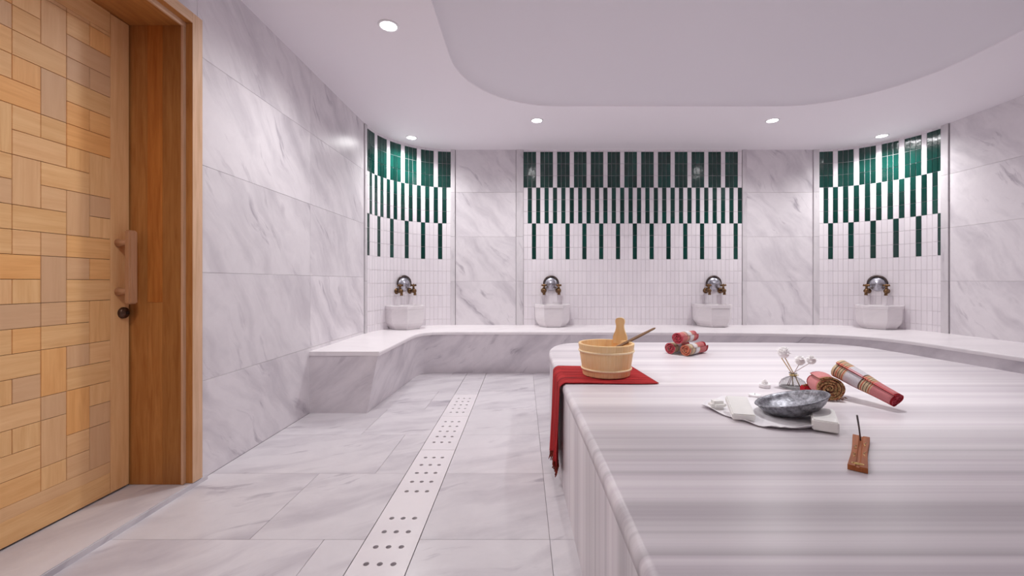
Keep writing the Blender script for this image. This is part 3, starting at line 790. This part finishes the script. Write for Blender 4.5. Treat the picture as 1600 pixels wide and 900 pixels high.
# ------------------------------------------------------------------ wall fountains: basin, bowl and two taps
def frame_at(p, n):
    """matrix with local x along the wall, local y out of the wall, z up"""
    n = Vector((n[0], n[1], 0)).normalized(); x = Vector((0,0,1)).cross(n) * -1
    return Matrix.Translation(Vector(p)) @ Matrix(((x.x, n.x, 0, 0), (x.y, n.y, 0, 0), (0, 0, 1, 0), (0, 0, 0, 1)))
def fountain(p, n, dsx, lab, wscale=1.0):
    M = frame_at((p[0], p[1], 0), n)
    T = lambda x, y, z: M @ Vector((x, y, z))
    # basin
    outl = [(-.232,.012),(-.232,.185),(-.120,.362),(.120,.362),(.232,.185),(.232,.012)]
    outl = [(x*wscale+dsx, y) for x, y in outl]
    cen = Vector((dsx, .17)); prof = [(.66,HB+.001),(.74,HB+.004),(.76,HB+.02),(.85,HB+.045),(.92,HB+.075),(.955,HB+.11),(.97,HB+.15),(.97,HB+.245),(1.0,HB+.25),(1.0,HB+.283),(.985,HB+.289),(.87,HB+.289),(.84,HB+.275),(.72,HB+.17),(.45,HB+.12),(.0,HB+.11)]
    mb = MB(); prev = None; l = 0; pz = prof[0]
    for f, z in prof:
        cur = [mb.vert(T(cen.x+(x-cen.x)*f, max(.012, cen.y+(y-cen.y)*f) if not (f < .95 and z > HB+.2) else cen.y+(y-cen.y)*f, z)) for x, y in outl]
        if prev:
            dl = abs(z-pz[1])+abs(f-pz[0])*.25
            k_ = len(cur)
            for k in range(k_):
                j = (k+1) % k_
                mb.face((prev[j], prev[k], cur[k], cur[j]), [(k*.1+.1,l),(k*.1,l),(k*.1,l+dl),(k*.1+.1,l+dl)], 0, .5, False)
            l += dl
        prev = cur; pz = (f, z)
    o = mb.build('stone_basin', [M_SINK], None, T(dsx, .17, HB), recalc=False)
    b = bmesh.new(); b.from_mesh(o.data); bmesh.ops.remove_doubles(b, verts=b.verts, dist=1e-5); bmesh.ops.recalc_face_normals(b, faces=b.faces); b.to_mesh(o.data); b.free()
    tag(o, 'faceted white marble wash basin on the bench, ' + lab, 'basin', 'marble wash basins')
    # bowl on the wall
    root = empty('wall_bowl', T(0, .05, 1.07), 'round silver wall bowl with dark rim, ' + lab, 'bowl', 'silver bowls hung between the taps')
    R = M.to_3x3().to_4x4() @ Matrix.Rotation(-PI/2, 4, 'X')       # lathe axis out of the wall
    mb = MB(); prof = [(0,.040),(.018,.041),(.022,.036),(.05,.034),(.056,.031),(.075,.026),(.083,.014),(.088,.012),(.088,.004),(.0,.0)]
    c = T(0, .012, 1.07); mb.lathe(prof, c, 32, 0, R); mb.build('dish', [M_PLATE], root, T(0, .05, 1.07))
    mb = MB(); pts = [T(math.cos(a)*.100, .03, 1.07+math.sin(a)*.100) for a in [math.radians(-20+220*i/28) for i in range(29)]]
    mb.sweep(pts, [.005+.008*math.sin(PI*i/28) for i in range(29)], 8)
    mb.build('rim', [M_RIM], root, T(0, .05, 1.17))
    for sd, sw in ((-1, 'left'), (1, 'right')):
        x = sd*.098
        tp = empty('brass_tap', T(x, 0, .98), 'aged brass %s tap of the pair, ' % sw + lab, 'tap', 'aged brass wall taps')
        mb = MB()
        mb.lathe([(0,0),(.038,0),(.038,.008),(.030,.014),(.020,.02),(.020,.07),(.027,.075),(.027,.115),(.018,.125),(0,.127)], T(x, .005, .98), 16, 0, R)
        mb.build('body', [M_BRASS], tp, T(x, 0, .98))
        mb = MB(); mb.sweep([T(x,.09,.98), T(x,.112,.972), T(x,.122,.955), T(x,.123,.925)], [.018,.018,.016,.019], 12)
        mb.build('spout', [M_BRASS], tp, T(x, .12, .93))
        mb = MB(); mb.sweep([T(x,.092,.99), T(x,.092,1.02), T(x,.092,1.045)], [.021,.014,.013], 10)
        mb.sweep([T(x-.034,.092,1.055), T(x-.018,.092,1.05), T(x,.092,1.055), T(x+.018,.092,1.05), T(x+.034,.092,1.055)], [.015,.011,.019,.011,.015], 10)
        mb.build('handle', [M_BRASS], tp, T(x, .09, 1.05))
fountain((-1.55, 5.385), (.754, -.657), .05, 'in left mosaic corner')
fountain((.37, YB), (0, -1), -.01, 'left of the two on the middle mosaic')
fountain((2.555, YB), (0, -1), .06, 'right of the two on the middle mosaic')
fountain((4.55, 5.385), (-.754, -.657), -.03, 'in right mosaic corner')

# ------------------------------------------------------------------ red cloth under the bucket
def edge_x(y): return .2045-.012*(y-2.0)-.0015
mb = MB(); nt_, ns = 44, 90
Ltop = .47; 
def cloth_pt(si, ti, lift=0):
    t = ti/nt_; y = 2.168 + .43*t
    ex = edge_x(y)-.001
    xr = .700 - .03*t; top = xr - (ex+.026)                 # length lying flat
    bend = .026*PI/2; drop = .40 + .035*math.sin(t*2.2+.4) + .012*math.sin(t*19)
    total = top+bend+drop; s = si/ns*total
    fold = math.sin(t*27+.8)*.55+math.sin(t*51+2)*.3+math.sin(t*11)*.5
    zt = HP+.0045+lift
    if s < top:
        x = xr-s; k = s/top; w = .0018*max(0, k-.55)*2.2*(1+math.sin(t*33))
        return Vector((x, y+.010*math.sin(x*9)*(1-k), zt+w)), s
    if s < top+bend:
        a = (s-top)/.026; r = .026+lift+.004
        fa = .007*(1+fold*.5)*a/(PI/2)
        return Vector((ex+.026-(r+fa)*math.sin(a), y, HP-.022+ (r)*math.cos(a)+.0005)), s
    d = s-top-bend; k = d/drop
    am = .006+.014*k
    return Vector((ex-.0045-lift-am*(1+fold)*.75, y + .010*k*math.sin(t*8+1)-.02*k*(t-.5), HP-.022-d)), s
grid = []; 
for i in range(ns+1):
    row = []
    for j in range(nt_+1):
        p, s = cloth_pt(i, j); row.append((mb.vert(p), s, p.y))
    grid.append(row)
for i in range(ns):
    for j in range(nt_):
        q = [grid[i][j], grid[i][j+1], grid[i+1][j+1], grid[i+1][j]]
        mb.face([a[0] for a in q], [(a[1], a[2]) for a in q], 0, .5, True)
cl = empty('red_cloth', (.3, 2.38, HP), 'crimson cloth draped over platform corner edge under the wooden bucket', 'cloth')
oc = mb.build('cloth', [M_RED], cl, (.3, 2.38, HP))
so = oc.modifiers.new('thickness', 'SOLIDIFY'); so.thickness = .0035; so.offset = 1
mb = MB()
for j in range(0, nt_*3):
    t = j/3; p, s = cloth_pt(ns, min(nt_, t)); l = random.uniform(.035, .06)
    q1 = p + Vector((random.uniform(-.006,.004), random.uniform(-.004,.004), -l*.5)); q2 = p + Vector((random.uniform(-.010,.004), random.uniform(-.008,.008), -l))
    mb.sweep([p+Vector((0,0,.004)), q1, q2], [.0022, .0028, .0016], 5)
tag(mb.build('fringe', [M_FRINGE], cl, (.2, 2.38, .12)), 'dark red brown knotted fringe', None, None, 'stuff')

# ------------------------------------------------------------------ bucket
BX, BY, BZ = .466, 2.364, HP+.0115
buck = empty('wooden_bucket', (BX, BY, BZ), 'round pale pine bucket with an upright ear standing on red cloth', 'bucket')
mb = MB(); NS = 22; seg = NS*6
staves = [random.random() for _ in range(NS)]
H_ = .176
prof = [(0,.0),(.128,.0),(.1305,.003),(.1555,H_-.003),(.154,H_),(.1415,H_),(.140,H_-.003),(.120,.022),(0,.022)]
mb.lathe(prof, (BX, BY, BZ), seg, 0, None, lambda k: staves[k//6], False)
# narrow stave grooves by pulling each sixth column in a hair
for idx, p in enumerate(mb.v):
    k = idx % seg
    if k % 6 == 0:
        v = Vector((p[0]-BX, p[1]-BY)); r = v.length
        if r > .125: v = v*(1-.0016/r) ; mb.v[idx] = (BX+v.x, BY+v.y, p[2])
mb.build('tub', [M_PINE], buck, (BX, BY, BZ))
for zb, hh in ((.135, .010), (.037, .010)):
    r = .1305+(.1555-.1305)*zb/H_
    mb = MB(); mb.lathe([(r-.002,-hh/2-.001),(r+.004,-hh/2),(r+.0065,0),(r+.005,hh/2),(r,hh/2+.001)], (BX, BY, BZ+zb), 72, 0, None, None, True)
    mb.build('hoop', [M_PINEL], buck, (BX, BY, BZ+zb))
# ear: flat rounded board rising from the rim
mb = MB(); ang = math.atan2(.105, .108); u = Vector((-math.sin(ang), math.cos(ang), 0)); nn = Vector((math.cos(ang), math.sin(ang), 0))
u = Vector((.90, -.44, 0)); nn = Vector((.44, .90, 0))
c0 = Vector((BX+.103, BY+.104, 0))
half = [(-.020,.042),(.02,.041),(.035,.036),(.055,.027),(.075,.0225),(.09,.0225),(.103,.0265),(.115,.027),(.124,.024),(.130,.016),(.1325,.006)]
base = BZ+H_
pts = [(h, z) for z, h in half] + [(-h, z) for z, h in reversed(half)]
for sgn in (0, 1):
    pass
fr_, bk_ = [], []
for h, z in pts:
    fr_.append(mb.vert(c0+u*h-nn*.009+Vector((0,0,base+z)))); bk_.append(mb.vert(c0+u*h+nn*.009+Vector((0,0,base+z))))
uvp = [(z, h) for h, z in pts]
mb.face(fr_, uvp, 0, .55); mb.face(list(reversed(bk_)), list(reversed(uvp)), 0, .55)
for k in range(len(pts)):
    j = (k+1) % len(pts); mb.face((fr_[k], bk_[k], bk_[j], fr_[j]), [uvp[k], (uvp[k][0], uvp[k][1]+.018), (uvp[j][0], uvp[j][1]+.018), uvp[j]], 0, .3)
mb.build('ear', [M_PINE], buck, c0+Vector((0,0,base)), recalc=True)
# ladle leaning in the bucket
lad = empty('wooden_ladle', (.40, 2.31, BZ+.03), 'brown wooden ladle leaning inside the pine bucket, handle sticking out', 'ladle')
mb = MB(); P1 = Vector((.784, 2.50, .823)); P0 = Vector((.43, 2.327, .690))
mb.sweep([P0, P0.lerp(P1,.3), P0.lerp(P1,.7), P0.lerp(P1,.97), P1], [.0105,.0120,.0115,.0085,.005], 10, flat=.7)
mb.build('handle', [M_BROWN], lad, P0)
mb = MB(); mb.lathe([(0,.0),(.025,.003),(.036,.018),(.038,.035),(.034,.035),(.031,.019),(0,.008)], (.405, 2.315, BZ+.062), 24, 0)
mb.sweep([(.43,2.327,.690),(.432,2.327,.668)], [.006,.006], 8)
mb.build('cup', [M_BROWN], lad, (.405, 2.315, BZ+.062))

# ------------------------------------------------------------------ rolled towels
def towel_roll(name, c0, ax, length, r, turns, mats, label, group=None, flat=1.0, taper=1.0, r_in=.004, rag=.004, seed=1, th=.72):
    rnd = random.Random(seed); c0 = Vector(c0); ax = Vector(ax).normalized()
    up = Vector((0,0,1)); sd = ax.cross(up).normalized(); up2 = sd.cross(ax).normalized()
    nseg = int(turns*26); mb = MB(); pitch = (r-r_in)/turns; thick = pitch*th
    NL_ = 12
    rows_o, rows_i = [], []
    arc = 0; arcs = []
    offs0 = [rnd.uniform(-rag, rag) for _ in range(nseg//4+3)]; offs1 = [rnd.uniform(-rag, rag) for _ in range(nseg//4+3)]
    wob = [rnd.uniform(-1, 1) for _ in range(nseg//5+3)]
    for i in range(nseg+1):
        a = i/26*2*PI - .9; rr = r_in + (r-r_in)*i/nseg
        k, f = divmod(i/5, 1); k = int(k); wv = (wob[k]*(1-f)+wob[k+1]*f)*pitch*.22*(1 if i < nseg-26 else max(0, (nseg-i)/26))
        k2, f2 = divmod(i/4, 1); k2 = int(k2); o0 = offs0[k2]*(1-f2)+offs0[k2+1]*f2 + (nseg-i)/nseg*rag*1.2; o1 = offs1[k2]*(1-f2)+offs1[k2+1]*f2
        ro, ri = [], []
        for j in range(NL_+1):
            t = j/NL_; x = o0+(length-o0-o1)*t if j else o0
            sc = 1+(taper-1)*(1-t)
            sag = 1 + .03*math.sin(t*9+seed)+.02*math.sin(a*3+t*5)
            for lst, rad in ((ro, rr+wv), (ri, max(.001, rr+wv-thick))):
                rad = rad*sc*sag
                # flatten along the vertical and keep the bottom on the ground
                p = c0 + ax*x + sd*math.cos(a)*rad*(2-flat)**.5 + up2*math.sin(a)*rad*flat
                lst.append(mb.vert(p))
        arcs.append(arc); arc += rr*2*PI/26
        rows_o.append(ro); rows_i.append(ri)
    for i in range(nseg):
        for j in range(NL_):
            u0, u1 = j/NL_, (j+1)/NL_; v0, v1 = arcs[i], arcs[i+1]
            if i == nseg-1: v1 = v0+.01
            mb.face((rows_o[i][j], rows_o[i][j+1], rows_o[i+1][j+1], rows_o[i+1][j]), [(u0,v0),(u1,v0),(u1,v1),(u0,v1)], 0, .5, True)
            mb.face((rows_i[i][j], rows_i[i+1][j], rows_i[i+1][j+1], rows_i[i][j+1]), [(u0,v0),(u0,v1),(u1,v1),(u1,v0)], 0, .5, True)
        mb.face((rows_o[i][0], rows_o[i+1][0], rows_i[i+1][0], rows_i[i][0]), None, 1)
        mb.face((rows_o[i][-1], rows_i[i][-1], rows_i[i+1][-1], rows_o[i+1][-1]), None, 1)
    for i in (0, nseg):
        for j in range(NL_): mb.face((rows_o[i][j], rows_i[i][j], rows_i[i][j+1], rows_o[i][j+1]), None, 1)
    base = (c0.x, c0.y, c0.z-r)
    o = mb.build(name, mats, None, base)
    tag(o, label, 'towel', group); return o
ax3 = (.75, .66, 0)
G3 = 'rolled towels stacked on the platform'
zb_ = HP+.045
towel_roll('rolled_towel', (1.072, 3.075, zb_), ax3, .245, .045, 3.2, [M_TW2, M_E1], 'lower left red towel roll of the three stacked behind the bucket', G3, seed=2)
towel_roll('rolled_towel', (1.152, 2.985, zb_+.001), ax3, .255, .046, 3.2, [M_TW2, M_E2], 'lower right towel roll of the stack, orange red end, white band', G3, seed=5)
towel_roll('rolled_towel', (1.107, 3.02, zb_+.082), ax3, .235, .047, 3.2, [M_TW1, M_E1], 'topmost dark red towel roll resting on the other two of the stack', G3, seed=9)
G2 = 'rolled plaid towels beside the silver bowl'
towel_roll('rolled_towel', (1.362, 1.862, HP+.054), (.3, .95, 0), .14, .058, 4.5, [M_TWA, M_E3], 'pink towel roll with frayed gold spiral end towards the viewer', G2, flat=.93, seed=14, rag=.006)
pB0 = Vector((1.535, 1.722, HP+.042)); pB1 = Vector((1.462, 1.945, HP+.126))
towel_roll('rolled_towel', pB0, pB1-pB0, (pB1-pB0).length, .054, 4.5, [M_TWB, M_E1], 'plaid towel roll of pink, white and cream bands leaning on another', G2, taper=.62, flat=.9, seed=21, rag=.003)
# loose frayed end of the pink roll
mb = MB(); rnd = random.Random(4)
for k in range(26):
    b0 = Vector((1.405+rnd.uniform(-.035,.045), 1.882+rnd.uniform(-.01,.015), HP+.006+rnd.uniform(0,.004))); d = Vector((rnd.uniform(-.012,.012), -rnd.uniform(.012,.03), 0))
    mb.sweep([b0, b0+d*.5+Vector((0,0,.002)), b0+d+Vector((0,0,-.002))], [.0016,.002,.001], 5)
rollA = [o for o in bpy.data.objects if o.get('group') == G2][0]
tag(mb.build('fringe', [M_E3], rollA, (1.40, 1.87, HP)), 'cream frayed threads', None, None, 'stuff')
mb = MB(); mb.box((1.335, 1.985, HP+.001), (1.395, 2.03, HP+.034), bev=.006)
mb.sweep([(1.335,2.0,HP+.036),(1.36,2.0,HP+.042),(1.395,2.0,HP+.037)], [.004,.005,.004], 6, m=1)
mb.build('folded_end', [simple('deep_red_cloth', (.42,.015,.025), .85, 0, .2, 60, .2), M_E3], rollA, (1.36, 2.0, HP))

# ------------------------------------------------------------------ napkin, soaps, bowl
mb = MB(); outline = [(.752,1.775),(.80,1.63),(.858,1.53),(.93,1.49),(1.035,1.487),(1.10,1.56),(1.12,1.70),(1.05,1.84),(.95,1.90),(.85,1.87)]
op2 = smooth_path([Vector(p) for p in outline]+[Vector(outline[0])], 6)[:-1]; cen = Vector((.95, 1.70)); prev = None
for f in (1.0, .985, .95, .88, .75, .5, .2):
    cur = []
    for k, p in enumerate(op2):
        q = cen + (p-cen)*f; zc = .0
        if f > .9: 
            zc = .007*((f-.88)/.12)*(1+.7*math.sin(k*.9))
            if p.y < 1.6 and p.x > .93: zc += .008*((f-.88)/.12)
        cur.append((mb.vert((q.x, q.y, HP+.003+zc)), (q.x, q.y)))
    if prev:
        for k in range(len(cur)):
            j = (k+1) % len(cur); mb.face([prev[k][0], prev[j][0], cur[j][0], cur[k][0]], [prev[k][1], prev[j][1], cur[j][1], cur[k][1]], 0, .5, True)
    prev = cur
mb.face([c[0] for c in prev], [c[1] for c in prev], 0)
o = mb.build('linen_napkin', [M_NAPKIN], None, (.95, 1.70, HP)); so = o.modifiers.new('thickness', 'SOLIDIFY'); so.thickness = .002; so.offset = 1
tag(o, 'white linen napkin with curled edge lying under soaps and silver bowl', 'napkin')

def bar(name, c, dx, dy, dz, size, label, bev=.004, group=None):
    """bar with local axes dx, dy (dz up)"""
    b = bmesh.new(); bmesh.ops.create_cube(b, size=1)
    for v in b.verts: v.co = Vector((v.co.x*size[0], v.co.y*size[1], v.co.z*size[2]))
    bmesh.ops.bevel(b, geom=list(b.edges), offset=bev, segments=2, affect='EDGES')
    X = Vector(dx).normalized(); Z = Vector(dz).normalized(); Y = Z.cross(X).normalized(); Z = X.cross(Y).normalized()
    R = Matrix(((X.x,Y.x,Z.x,c[0]),(X.y,Y.y,Z.y,c[1]),(X.z,Y.z,Z.z,c[2]),(0,0,0,1)))
    mb = MB(); mb.add_bm(b, 0, .5, 0, R, False); b.free()
    o = mb.build(name, [M_SOAP], None, (c[0], c[1], c[2]-size[2]/2)); tag(o, label, 'soap', group or 'white soap bars around the silver bowl'); return o
# left bar leans back on a small cream piece
vY = Vector((.030, .112, .038)); vX = Vector((1, -.25, 0)).normalized(); 
cL = Vector((.846, 1.640, HP+.0385)); Zn = vX.cross(vY).normalized()
bar('soap_bar', cL, vX, None, Zn, (.080, .128, .026), 'thick white soap bar tilted up left of the silver bowl')
bar('soap_bar', (.805, 1.742, HP+.022), (.95, .1, .0), None, (0,0,1), (.065, .05, .034), 'small cream soap piece behind the tilted bar at napkin left', .012)
vR = Vector((.53, .848, 0)).normalized(); xR = Vector((vR.y, -vR.x, 0))
cR = Vector((1.04, 1.462, 0)) + vR*.095 + Vector((.014, 0, 0))
bar('soap_bar', (cR.x, cR.y, HP+.0255), xR, None, (0,0,1), (.078, .185, .038), 'white soap bar under right side of the silver bowl')
# silver bowl, tilted
Rb = Matrix.Rotation(math.radians(-15), 4, Vector((.54, .84, 0))) @ Matrix.Diagonal((.86, .86, .98, 1))
BC = Vector((1.055, 1.655, .641)) - Rb @ Vector((0, 0, .053))
mb = MB(); rnd = random.Random(3)
prof = [(0,-.012),(.045,-.012),(.075,-.007),(.105,.006),(.128,.022),(.140,.036),(.1435,.044),(.150,.047),(.153,.050),(.150,.053),(.142,.0515),(.137,.040),(.124,.026),(.100,.010),(.07,-.001),(.04,-.005),(0,-.0035)]
mb.lathe(prof, BC, 64, 0, Rb)
o = mb.build('silver_bowl', [M_SILVER], None, BC-Vector((0,0,.012)))
tag(o, 'hammered silver hammam bowl tilted between the soap bars', 'bowl')

# ------------------------------------------------------------------ incense holder
inc = empty('incense_holder', (1.03, 1.285, HP), 'narrow reddish wooden incense holder lying in front of the towels', 'incense holder')
mb = MB(); A0 = Vector((.934, 1.172, 0)); A1 = Vector((1.132, 1.405, 0)); du = (A1-A0).normalized(); dv = Vector((du.y, -du.x, 0)); Lh = (A1-A0).length
def htop(t): return HP+.010+.006*abs(2*t-1)**2.5
def hbot(t): return HP+.0005+.004*abs(2*t-1)**3*(1 if t > .5 else .2)
NN = 28; secs = []
for i in range(NN+1):
    t = i/NN; c = A0+du*Lh*t; wv = .021+.0015*math.cos(t*2*PI)
    sec = [(-wv, hbot(t)), (-wv, htop(t)-.001), (-wv+.001, htop(t)), (-.006, htop(t)-.0005), (-.003, htop(t)-.0035), (.003, htop(t)-.0035), (.006, htop(t)-.0005), (wv-.001, htop(t)), (wv, htop(t)-.001), (wv, hbot(t))]
    secs.append([mb.vert((c.x+dv.x*s, c.y+dv.y*s, z)) for s, z in sec])
for i in range(NN):
    for k in range(10):
        j = (k+1) % 10; u0, u1 = Lh*i/NN, Lh*(i+1)/NN
        mb.face((secs[i][k], secs[i+1][k], secs[i+1][j], secs[i][j]), [(u0,k*.006),(u1,k*.006),(u1,k*.006+.006),(u0,k*.006+.006)], 0, .5)
mb.face(secs[0], None, 0); mb.face(list(reversed(secs[-1])), None, 0)
mb.build('board', [M_INCENSE], inc, (1.03, 1.285, HP), recalc=True)
def inlay(t, s, pts, r=.0013):
    mb = MB(); c = A0+du*Lh*t+dv*s; mb.sweep([c+du*a+dv*b+Vector((0,0,htop(t)+.0003)) for a, b in pts], r, 5); mb.build('brass_inlay', [M_GOLD], inc, (c.x, c.y, HP+.012))
inlay(.085, 0, [(.006*math.sin(a), .014*math.cos(a)) for a in [2*PI*k/20 for k in range(21)]])
inlay(.085, 0, [(0,-.008),(.002,0),(0,.008)])
inlay(.40, -.012, [(-.03,0),(-.02,.003),(-.01,-.003),(0,.003),(.01,-.002)]); inlay(.62, -.011, [(-.02,-.002),(-.008,.003),(.004,-.003),(.016,.002)])
inlay(.45, .012, [(-.02,.002),(0,-.003),(.02,.002)]); inlay(.75, .012, [(-.02,.001),(0,-.003),(.02,.002)])
mb = MB(); mb.sweep([(1.108,1.378,HP+.010),(1.098,1.372,HP+.055),(1.082,1.360,HP+.098)], [.0022,.0024,.0028], 8)
o = mb.build('incense_stick', [M_STICK], None, (1.108,1.378,HP+.010)); tag(o, 'thin dark incense stick standing up from the reddish wooden holder', 'incense stick')

# ------------------------------------------------------------------ diffuser bottle with reeds and flowers
DX, DY = 1.350, 2.10
mb = MB()
prof = [(0,.003),(.058,.003),(.062,.008),(.060,.020),(.050,.038),(.032,.050),(.016,.056),(.0135,.060),(.0135,.070),(.018,.072),(.018,.076),(.0115,.076),(.0105,.070),(.0105,.060),(.013,.053),(.029,.046),(.047,.034),(.056,.019),(.057,.010),(.054,.0075),(0,.0075)]
mb.lathe(prof, (DX, DY, HP), 40, 0)
bot = empty('glass_bottle', (DX, DY, HP), 'squat clear glass diffuser bottle behind the silver bowl, holding reeds', 'bottle')
mb.build('flask', [M_GLASS], bot, (DX, DY, HP))
mb = MB()
for k in range(2): mb.lathe([(.0145,-.002),(.0172,0),(.0145,.002),(.0135,0)], (DX, DY, HP+.063+.004*k), 20, 0)
mb.sweep([(DX,DY-.017,HP+.065),(DX-.010,DY-.022,HP+.072),(DX-.014,DY-.02,HP+.066),(DX,DY-.018,HP+.065),(DX+.012,DY-.022,HP+.071),(DX+.014,DY-.02,HP+.064),(DX,DY-.018,HP+.064)], .0014, 5)
mb.build('twine_tie', [M_TWINE], bot, (DX, DY, HP+.065))
def flower(c, r, rnd, big):
    mb = MB(); c = Vector(c)
    nlay = [(.15, 6), (.45, 9), (.8, 12), (1.15, 14), (1.6, 12)] if big else [(.2, 5), (.6, 7), (1.1, 9), (1.7, 8)]
    for el, cnt in nlay:
        for k in range(cnt):
            a = 2*PI*k/cnt+rnd.random()*.4; e = el+rnd.uniform(-.1,.1)
            d = Vector((math.sin(e)*math.cos(a), math.sin(e)*math.sin(a), math.cos(e))); s = d.cross(Vector((0,0,1))).normalized() if abs(d.z) < .98 else Vector((1,0,0)); w_ = r*(.22 if big else .32)
            n2 = s.cross(d); rr = r*rnd.uniform(.88,1.05)
            p = [c+d*r*.15, c+d*rr*.6+s*w_+n2*r*.08, c+d*rr*.98+s*w_*.5+n2*r*.02, c+d*rr*1.04-n2*r*.04, c+d*rr*.98-s*w_*.5+n2*r*.02, c+d*rr*.6-s*w_+n2*r*.08]
            q = [x+n2*r*.03 for x in p]
            i0 = [mb.vert(x) for x in p]; i1 = [mb.vert(x) for x in q]
            mb.face(i0, None, 0); mb.face(list(reversed(i1)), None, 0)
            for m_ in range(6): mb.face((i0[m_], i1[m_], i1[(m_+1)%6], i0[(m_+1)%6]), None, 0)
    b = bmesh.new(); bmesh.ops.create_icosphere(b, subdivisions=2, radius=r*.78); mb.add_bm(b, 0, .5, 0, Matrix.Translation(c), True); b.free()
    return mb
rnd = random.Random(8)
def reed(base, mid, top, head, r, label, big=True, rad=.0024, m=None):
    root = empty('diffuser_reed', base, label, 'reed', 'reeds in the glass bottle')
    mb = MB(); mb.sweep([base, mid, top], rad, 7); mb.build('stem', [m or M_REED], root, base)
    if head: flower(head, r, rnd, big).build('flower', [M_PETAL], root, head)
zb2 = HP+.011
reed((DX+.022, DY-.02, zb2), (DX+.001, DY-.004, HP+.072), (1.308, 2.10, .722), (1.303, 2.10, .742), .033, 'tan reed carrying the largest white flower, highest of the bottle')
reed((DX+.012, DY+.018, zb2), (DX-.003, DY+.003, HP+.070), (1.300, 2.112, .715), None, 0, 'bare tan reed crossing beside the flower reed in the bottle')
M_STEM = simple('pale_stem', (.50,.36,.33), .7, 0, .2, 50, .1)
reed((DX-.025, DY-.005, zb2), (DX+.004, DY-.001, HP+.073), (1.388, 2.11, .685), (1.392, 2.11, .700), .028, 'thin pale stem with white flower right of the largest flower', False, .0014, M_STEM)
reed((DX-.018, DY+.018, zb2), (DX+.003, DY+.004, HP+.073), (1.448, 2.115, .692), (1.452, 2.115, .703), .027, 'thin pale stem with the rightmost white flower in the bottle', False, .0014, M_STEM)
# small white votive pieces left of the bottle
def votive(x, y, label, flat_):
    root = empty('votive_candle', (x, y, HP), label, 'candle', 'small white candles near the bottle')
    mb = MB(); r = .026; h = .012 if flat_ else .020
    mb.lathe([(0,.0008),(r*.9,.0008),(r,.003),(r,h-.003),(r*.93,h),(r*.8,h-.002),(0,h-.003)], (x, y, HP), 28, 0); mb.build('wax', [M_WAX], root, (x, y, HP))
    if not flat_:
        flower((x, y, HP+h+.004), .017, rnd, False).build('rose_top', [M_PETAL], root, (x, y, HP+h))
    else:
        mb = MB(); mb.sweep([(x,y,HP+h-.004),(x,y,HP+h+.006)], .0008, 5); mb.build('wick', [M_STICK], root, (x, y, HP+h-.003))
votive(1.212, 2.105, 'white rose-topped candle left of the glass bottle', False)
votive(1.068, 1.935, 'flat white candle just behind the silver bowl', True)
